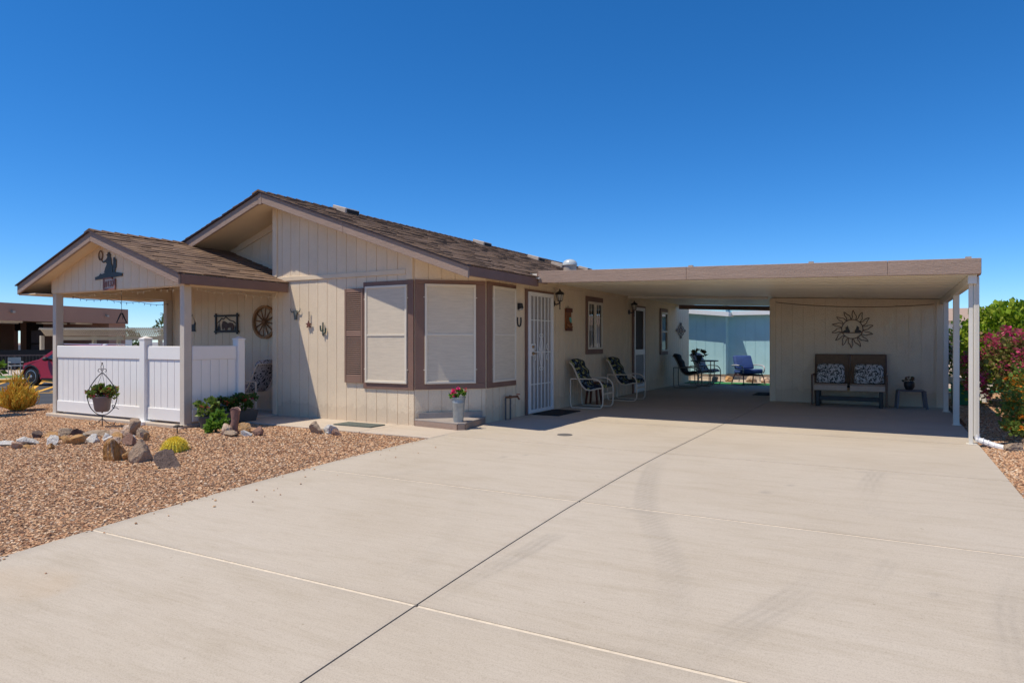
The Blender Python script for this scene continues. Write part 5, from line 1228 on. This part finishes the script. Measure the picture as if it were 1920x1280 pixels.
# ================================================================ BACKGROUND
# blue neighbouring house behind the carport
m_bsid = M('blue_siding', (.36,.60,.66), .7, .04, 2, bump=.4, bs=40, bst=(1,1,2))
bh = thing('blue_house', 'light blue sided neighbouring house behind the open end of the carport', 'house', (-7, 25, 0))
B_ = dict(parent=bh, world=True)
boards(bh, (0,22.6), (1,0), (0,-1), -11, -4.72, .16, lambda x: 2.55-.16*(x+11)/6.3*2.2 if x > -11 else 2.5, w=.3, mat=m_bsid)
boards(bh, (0,23.05), (1,0), (0,-1), -4.72, -2.3, .16, 2.35, w=.3, mat=m_bsid)
build(MB().box(-4.75,-4.66,22.6,23.05,.16,2.4), 'corner_board', m_bsid, **B_)
build(MB().box(-11,-4.7,22.62,30,-.05,.158), 'foundation', M('cream_skirting', (.55,.47,.38), .8, .05, 3), **B_); build(MB().box(-4.69,-2.3,23.07,30,-.05,.158), 'foundation', bpy.data.materials['cream_skirting'], **B_)
build(MB().box(-11,-2.32,23.2,30,.16,2.3), 'wall', m_bsid, **B_)
build(MB().hexa([(-11.2,22.25,2.62),(-4.5,22.25,2.02),(-4.5,30,2.02),(-11.2,30,2.62),(-11.2,22.25,2.76),(-4.5,22.25,2.16),(-4.5,30,2.16),(-11.2,30,2.76)]), 'roof', m_white, **B_)
build(MB().box(-4.49,-2.1,22.72,30,2.07,2.2), 'roof', m_white, **B_)
for i, (x, y, wd, ht, k, lb) in enumerate([(-4.75,21.5,.30,.15,'t','tan rock at the left of the row by the blue house'),(-4.35,21.6,.36,.17,'o','orange tan rock in the row by the blue house, left of the blue chair'),(-3.75,21.7,.40,.2,'t','tan rock behind the legs of the blue chair'),(-3.25,21.6,.35,.16,'p','pinkish rock in the row by the blue house, right of the blue chair'),(-2.85,21.5,.45,.24,'r','biggest reddish rock at the right end of the row by the blue house')]):
    rock(x, y, wd, ht, k, lb, 140+i, zb=-.02, group='rocks along the blue house')
# neighbour house far right (its white wall mirrors in the side window)
nh = thing('neighbour_house', 'far white house with a tan roof rising behind the hedge', 'house', (9, 52, 0))
N_ = dict(parent=nh, world=True)
m_wwall = M('white_wall', (.66,.65,.62), .7, .04, 2)
build(MB().box(3.0,16,46.5,58,-.05,2.4), 'wall', m_wwall, **N_)
m_troof = M('tan_roof', (.40,.29,.22), .8, .08, 3, st=(1,8,1), bump=.3)
build(MB().hexa([(2.6,46,2.4),(16.4,46,2.4),(16.4,58.5,2.4),(2.6,58.5,2.4),(2.6,52,3.35),(16.4,52,3.35),(16.4,52.4,3.35),(2.6,52.4,3.35)]), 'roof', m_troof, **N_)
for x in (4.2,6.4,8.6,11.5): build(MB().box(x,x+1.0,46.44,46.495,.9,2.0), 'window', m_glass, **N_)
wf = thing('white_rail_fence', 'low white rail fence seen between the carport posts', 'fence', (1.2,18.2,0))
build(MB().box(1.60,1.74,17.0,17.14,-.05,1.55), 'fence_post', m_vinyl, wf, world=True, bev=.01); build(MB().box(.55,.67,18.1,18.22,-.05,.5), 'fence_post', m_vinyl, wf, world=True)
build(MB().bar((.6,18.1,.40),(1.65,17.0,.36),.05,.16), 'rail', m_vinyl, wf, world=True); build(MB().bar((.6,18.1,.06),(1.65,17.0,-.01),.05,.09), 'rail', m_vinyl, wf, world=True)
gbn = thing('green_bin', 'green plastic bin standing in the gravel behind the carport posts', 'bin', (1.22,16.0,0))
build(MB().hexa([(-.15,-.15,-.03),(.15,-.15,-.03),(.15,.15,-.03),(-.15,.15,-.03),(-.17,-.17,.36),(.17,-.17,.36),(.17,.17,.36),(-.17,.17,.36)]), 'bin_body', M('green_plastic', (.02,.20,.10), .45, .05, 5), gbn, bev=.02); build(MB().box(-.18,.18,-.18,.18,.361,.40), 'lid', bpy.data.materials['green_plastic'], gbn, bev=.01)

# ---- community building across the street
cbd = thing('community_building', 'flat roofed brown stucco building with a deep lit canopy across the street', 'building', (-62, 35, 0))
D_ = Vector((-.245,.97,0)); P0 = Vector((-57.2,25.4,0)); Nf = Vector((.97,.245,0))    # face direction and outward normal
def fb(t0,t1,n0,n1,z0,z1):
    return MB().hexa([tuple(P0+D_*t+Nf*n+Vector((0,0,z))) for z in (z0,z1) for t,n in ((t0,n0),(t1,n0),(t1,n1),(t0,n1))])
Q = dict(parent=cbd, world=True)
build(fb(-30,11.7,-.3,0,2.78,4.1), 'parapet', m_stucco, **Q)
build(fb(-34,11.7,-24,-.31,2.95,3.25), 'canopy', M('canopy_soffit', (.70,.42,.2), .8, .1, 1), **Q)
pass
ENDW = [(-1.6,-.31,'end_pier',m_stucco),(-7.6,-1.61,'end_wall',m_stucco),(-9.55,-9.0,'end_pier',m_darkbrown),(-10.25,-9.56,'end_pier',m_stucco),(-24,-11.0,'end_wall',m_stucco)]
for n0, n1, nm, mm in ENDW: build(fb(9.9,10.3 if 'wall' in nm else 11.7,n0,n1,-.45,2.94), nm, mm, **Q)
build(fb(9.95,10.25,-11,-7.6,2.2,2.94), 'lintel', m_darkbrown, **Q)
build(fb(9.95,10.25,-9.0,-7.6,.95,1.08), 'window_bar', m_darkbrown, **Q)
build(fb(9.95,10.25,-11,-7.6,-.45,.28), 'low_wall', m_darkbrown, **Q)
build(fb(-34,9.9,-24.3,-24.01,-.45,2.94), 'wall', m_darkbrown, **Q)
m_tube = M('lamp_cover', (.85,.78,.66), .5, .05, 5)
for (t, n_) in ((6.6,-4.2),(3.3,-5.6),(1.2,-2.6),(-.8,-6.6),(8.2,-2.4)):
    build(fb(t,t+2.4,n_-.3,n_+.3,2.70,2.84), 'strip_light', m_tube, **Q)
build(fb(.75,.95,.01,.25,3.35,3.5), 'flood_light', m_vent, **Q); build(fb(9.2,9.4,.01,.25,3.35,3.5), 'flood_light', m_vent, **Q)
# pale yard wall and shrubs seen through the openings of the building
pw_ = thing('pale_house', 'pale house seen through the openings of the brown building', 'house', (-76,44.3,-.45))
build(fb(22,24,-16,-11.5,-.45,1.4), 'wall', m_wwall, pw_, world=True)
def far_shrub(t, n_, z, rad, lb, mat, n, seed, size=.28):
    c = P0+D_*t+Nf*n_; rnd = random.Random(seed); s_ = thing('shrub', lb, 'shrub', (c.x,c.y,-.42))
    build(leafmb(blob((c.x,c.y,z), rad, n, rnd), size, rnd), 'foliage', mat, s_, world=True, kind='stuff')
far_shrub(14.2,-9.6,.7,(1.1,1.1,1.2),'bright green shrub seen through the side opening of the brown building',G_lime,1200,71,.22)
far_shrub(27,-15.5,1.6,(1.6,1.6,1.5),'grey green shrub behind the pale house seen through the brown building',G_dark,600,72)
# patio railing, bench and chairs in front of it
rl = thing('patio_railing', 'black metal railing of the patio in front of the brown building', 'railing', (-42,19,-.418))
m_rail = M('railing_brown', (.12,.085,.075), .5, .1, 6)
def rp(px_t): return Vector((-44.5,17.5,-.418))+Vector((.43,.90,0))*px_t
L_ = 9.5
build(MB().bar(rp(0)+Vector((0,0,.85)), rp(L_)+Vector((0,0,.85)), .06,.06), 'top_rail', m_rail, rl, world=True)
for i in range(8): p = rp(L_*i/7); build(MB().bar(p, p+Vector((0,0,.85)), .07,.07), 'rail_post', m_rail, rl, world=True)
bal = None
for i in range(60):
    p = rp(L_*(i+.5)/60)
    if bal is None: o = build(MB().box(-.02,.02,-.02,.02,.08,.82), 'baluster', m_black, rl); bal = o.data
    else: o = share(bal, 'baluster', rl)
    o.location = p-ORG[rl.name]
hd = thing('patio_screen', 'dark screen panel standing behind the patio railing', 'screen', (-43,19.5,-.418))
mb = MB().hexa([tuple(rp(t)+Vector((-.9+n_,.3,z))) for z in (0,1.15) for t,n_ in ((0,0),(L_,0),(L_,-.1),(0,-.1))])
build(mb, 'panel', m_dark, hd, world=True)
m_pm = M('pale_metal', (.36,.35,.34), .45, .05, 6)
def metal_chair(lb, loc, rz):
    t = thing('metal_chair', lb, 'chair', loc, rz, 'pale metal chairs on the patio')
    for sx in (-1,1):
        for sy in (-1,1): build(MB().tube([(sx*.25,sy*.25,0),(sx*.25,sy*.25,.45 if sx > 0 else .85)], .022, 5), 'leg', m_pm, t)
    build(MB().box(-.27,.27,-.27,.27,.42,.46), 'seat', m_pm, t); build(MB().box(-.27,-.23,-.25,.25,.55,.85), 'backrest', m_pm, t)
    build(MB().tube([(.25,-.26,.62),(-.25,-.26,.62)], .02, 5).tube([(.25,.26,.62),(-.25,.26,.62)], .02, 5), 'armrest', m_pm, t)
    return t
metal_chair('pale metal patio chair at the left of the pair by the lawn', (-38.2,16.4,-.42), .3)
metal_chair('pale metal patio chair at the right, just left of the red car', (-37.9,17.5,-.42), -.2)
# pergola
pg = thing('pergola', 'beige lattice patio cover on posts behind the red car', 'pergola', (-37,28,0))
m_perg = M('pergola_beige', (.48,.42,.33), .7, .05, 4)
c0 = Vector((.874*-0,0,0))
F_ax = Vector((-.486,.874,0)); R_ax = Vector((.874,.486,0))
def pgp(px, d, z): return F_ax*d+R_ax*((px-960)/1275*d)+Vector((0,0,z))
K = dict(parent=pg, world=True)
slm = None; n = 66
A0, A1 = pgp(72,42,0), pgp(312,42,0); B0, B1 = pgp(84,47,0), pgp(318,47,0)
for i in range(n):
    t = (i+.5)/n; a = A0.lerp(A1,t)+Vector((0,0,2.06)); b = B0.lerp(B1,t)+Vector((0,0,1.62))
    build(MB().bar(a, b, .06, .05), 'lattice_slat', m_perg, **K)
build(MB().bar(A0+Vector((0,0,1.98)), A1+Vector((0,0,1.98)), .06,.06), 'beam', m_perg, **K)
build(MB().bar(pgp(118,44,1.42), pgp(232,44,1.42), .18,.22), 'beam', m_perg, **K); build(MB().bar(pgp(236,44,1.44), pgp(314,44,1.44), .18,.24), 'beam', m_perg, **K)
for px in (78,176,222,300): build(MB().bar(pgp(px,44.3,-.5), pgp(px,44.3,1.6), .2,.2,up=(1,0,0)), 'post', m_perg, **K)
# tree far behind the porch
tr = thing('tree', 'small feathery green tree beyond the pergola, half hidden by the porch', 'tree', tuple(pgp(322,58,-.5)))
tc = pgp(322,58,2.5); rnd = random.Random(33)
build(MB().tube([pgp(322,58,-.5), pgp(322,58,1.4), pgp(321,58,2.6)], .12, 7, r2=.05), 'trunk', m_stem, tr, world=True)
build(leafmb(blob(tuple(tc), (1.15,1.15,1.3), 900, rnd), .28, rnd, asp=.2), 'crown', MR('leaf_olive', [(.12,.16,.05),(.18,.22,.08),(.09,.12,.04)], .6, transl=.3), tr, world=True, kind='stuff')
# white outbuilding far behind the fence
wb = thing('white_outbuilding', 'small white building with a dark window far behind the porch fence', 'building', tuple(pgp(296,52,0)))
build(MB().hexa([pgp(285,52,0),pgp(330,52,0),pgp(330,58,0),pgp(285,58,0),pgp(285,52,1.15),pgp(330,52,1.15),pgp(330,58,1.15),pgp(285,58,1.15)]), 'wall', m_wwall, wb, world=True)
build(MB().bar(pgp(296,51.9,.75), pgp(303,51.9,.75), .05,.4), 'window', m_dark, wb, world=True)

# ================================================================ RED CAR
m_red = M('red_paint', (.30,.012,.02), .35, .03, 2, spec=.3); _b = m_red.node_tree.nodes['Principled BSDF']; _b.inputs['Coat Weight'].default_value = .15
m_trimk = M('black_plastic', (.03,.03,.032), .6, .05, 5); m_tyre = M('tyre', (.02,.02,.02), .85, .1, 10); m_rim = M('alloy', (.55,.55,.56), .3, .05, 6, metal=.7)
ax = Vector((.965,.26,0)).normalized()
car = thing('parked_car', 'dark red parked car behind the white porch fence', 'car', (-31.1,15.1,-.555), math.atan2(ax.y, ax.x))
W2 = .92
def hw(u, z):
    k = 1-.30*max(0,(.55-u)/.55)**2-.12*max(0,(u-3.7)/.6)**2
    zt = 1 if z < .95 else 1-.24*(z-.95)/.65
    zb_ = 1 if z > .45 else 1-.06*(.45-z)/.3
    return W2*k*zt*zb_
def arch(cx, r, n=9): return [(cx+r*math.cos(PI-PI*k/(n-1)), .36+r*math.sin(PI*k/(n-1))) for k in range(n)]
wb_ = (.80,3.45); ra = .42
low = [(.10,.30)]+[(wb_[0]-ra,.30)]+arch(wb_[0],ra)+[(wb_[0]+ra,.24),(wb_[1]-ra,.24)]+arch(wb_[1],ra)+[(wb_[1]+ra,.30),(4.25,.34)]
upr = [(4.32,.6),(4.30,.95),(4.22,1.10),(4.0,1.52),(3.8,1.60),(2.9,1.655),(2.1,1.62),(1.85,1.56),(1.15,1.05),(.9,1.0),(.4,.90),(.12,.78),(.03,.60),(.04,.42)]
poly = low+upr; vs_ = []; n = len(poly)
cols = 7; 
for j in range(cols):
    s_ = 1-2*j/(cols-1)
    for u, z in poly: vs_.append((u+.06*(s_*s_)*max(0,1-u/.6)*1.6, hw(u,z)*s_, z+(-.03*s_*s_ if z > 1.5 else 0)))
fs_2 = [tuple(range(n)), tuple((cols-1)*n+i for i in range(n-1,-1,-1))]
for j in range(cols-1):
    for i in range(n): fs_2.append((j*n+i, (j+1)*n+i, (j+1)*n+(i+1) % n, j*n+(i+1) % n))
build(MB().add(vs_, fs_2), 'body', m_red, car, bev=.03, seg=2, smooth=True, ang=.9)
def sidepan(pts, name, mat, off=.006):
    for s_ in (-1,1):
        v1 = [(u, s_*(hw(u,z)+off), z-(.03 if z > 1.5 else 0)) for u, z in pts]; v0 = [(u, s_*(hw(u,z)-.03), z-(.03 if z > 1.5 else 0)) for u, z in pts]; k = len(pts)
        build(MB().add(v1+v0, [tuple(range(k)), tuple(range(2*k-1,k-1,-1))]+[(i,k+i,k+(i+1) % k,(i+1) % k) for i in range(k)]), name, mat, car)
sidepan([(1.42,1.06),(2.38,1.05),(2.40,1.53),(2.08,1.52)], 'window', m_glass); sidepan([(2.48,1.05),(3.3,1.06),(3.2,1.54),(2.48,1.55)], 'window', m_glass); sidepan([(3.4,1.07),(3.98,1.12),(3.78,1.5),(3.3,1.53)], 'window', m_glass)
sidepan([(1.28,.24),(2.98,.24),(2.98,.36),(1.28,.36)], 'sill_trim', m_trimk); sidepan([(2.42,1.02),(2.425,.40),(2.435,.40),(2.43,1.02)], 'door_seam', m_trimk, .004)
for cx in wb_: sidepan(arch(cx,ra+.005,11)+[(cx+(ra+.065)*math.cos(PI*k/10), .36+(ra+.065)*math.sin(PI*k/10)) for k in range(11)], 'arch_trim', m_trimk, .012)
build(MB().hexa([(1.22,-.70,1.09),(1.22,.70,1.09),(1.86,.60,1.53),(1.86,-.60,1.53),(1.16,-.70,1.10),(1.16,.70,1.10),(1.82,.60,1.58),(1.82,-.60,1.58)]), 'windscreen', m_glass, car)
build(MB().hexa([(1.12,-.62,1.12),(1.12,.62,1.12),(1.74,.53,1.56),(1.74,-.53,1.56),(1.115,-.62,1.13),(1.115,.62,1.13),(1.73,.53,1.57),(1.73,-.53,1.57)]), 'sunshade', M('sunshade_tan', (.50,.33,.18), .7, .05, 5), car)
for s_ in (-1,1):
    build(MB().sphere((1.62,s_*1.0,1.08), .11, 10, 6, .8), 'mirror', m_trimk, car, smooth=True)
    build(MB().hexa([(.08,s_*.50,.70),(.30,s_*.80,.72),(.45,s_*.82,.74),(.2,s_*.5,.72),(.10,s_*.50,.80),(.32,s_*.79,.84),(.47,s_*.80,.86),(.25,s_*.5,.83)]), 'headlight', m_lglass, car)
    build(MB().tube([(2.1,s_*.60,1.67),(3.9,s_*.60,1.64)], .022, 6), 'roof_rail', m_rim, car)
    for cx in wb_:
        w_ = build(MB().lathe([(.24,-.11),(.345,-.105),(.37,-.07),(.37,.07),(.345,.105),(.24,.11)], (0,0,0), 28), 'wheel', m_tyre, car, smooth=True, ang=.5)
        w_.rotation_euler = (PI/2,0,0); w_.location = (cx, s_*.80, .375)
        rm_ = MB().lathe([(.245,.06),(.25,.11),(.235,.112),(.22,.07)], (0,0,0), 24)
        for k in range(5):
            a = 2*PI*k/5; c_, s2 = math.cos(a), math.sin(a)
            rm_.hexa([(.04*c_-.03*s2,.04*s2+.03*c_,.07),(.04*c_+.03*s2,.04*s2-.03*c_,.07),(.235*c_+.05*s2,.235*s2-.05*c_,.07),(.235*c_-.05*s2,.235*s2+.05*c_,.07),(.04*c_-.03*s2,.04*s2+.03*c_,.11),(.04*c_+.03*s2,.04*s2-.03*c_,.11),(.235*c_+.05*s2,.235*s2-.05*c_,.105),(.235*c_-.05*s2,.235*s2+.05*c_,.105)])
        rm_.lathe([(.06,.0),(.06,.112),(.03,.118)], (0,0,0), 12).lathe([(.24,-.02),(.24,.02)], (0,0,0), 20)
        if s_ > 0: rm_.v = [(v[0], v[1], -v[2]) for v in rm_.v]
        build(rm_, 'rim', m_rim, w_)
build(MB().lathe([(.10,0),(.09,.03),(.03,.05)], (3.5,0,1.62), 12), 'roof_antenna', m_white, car, smooth=True)
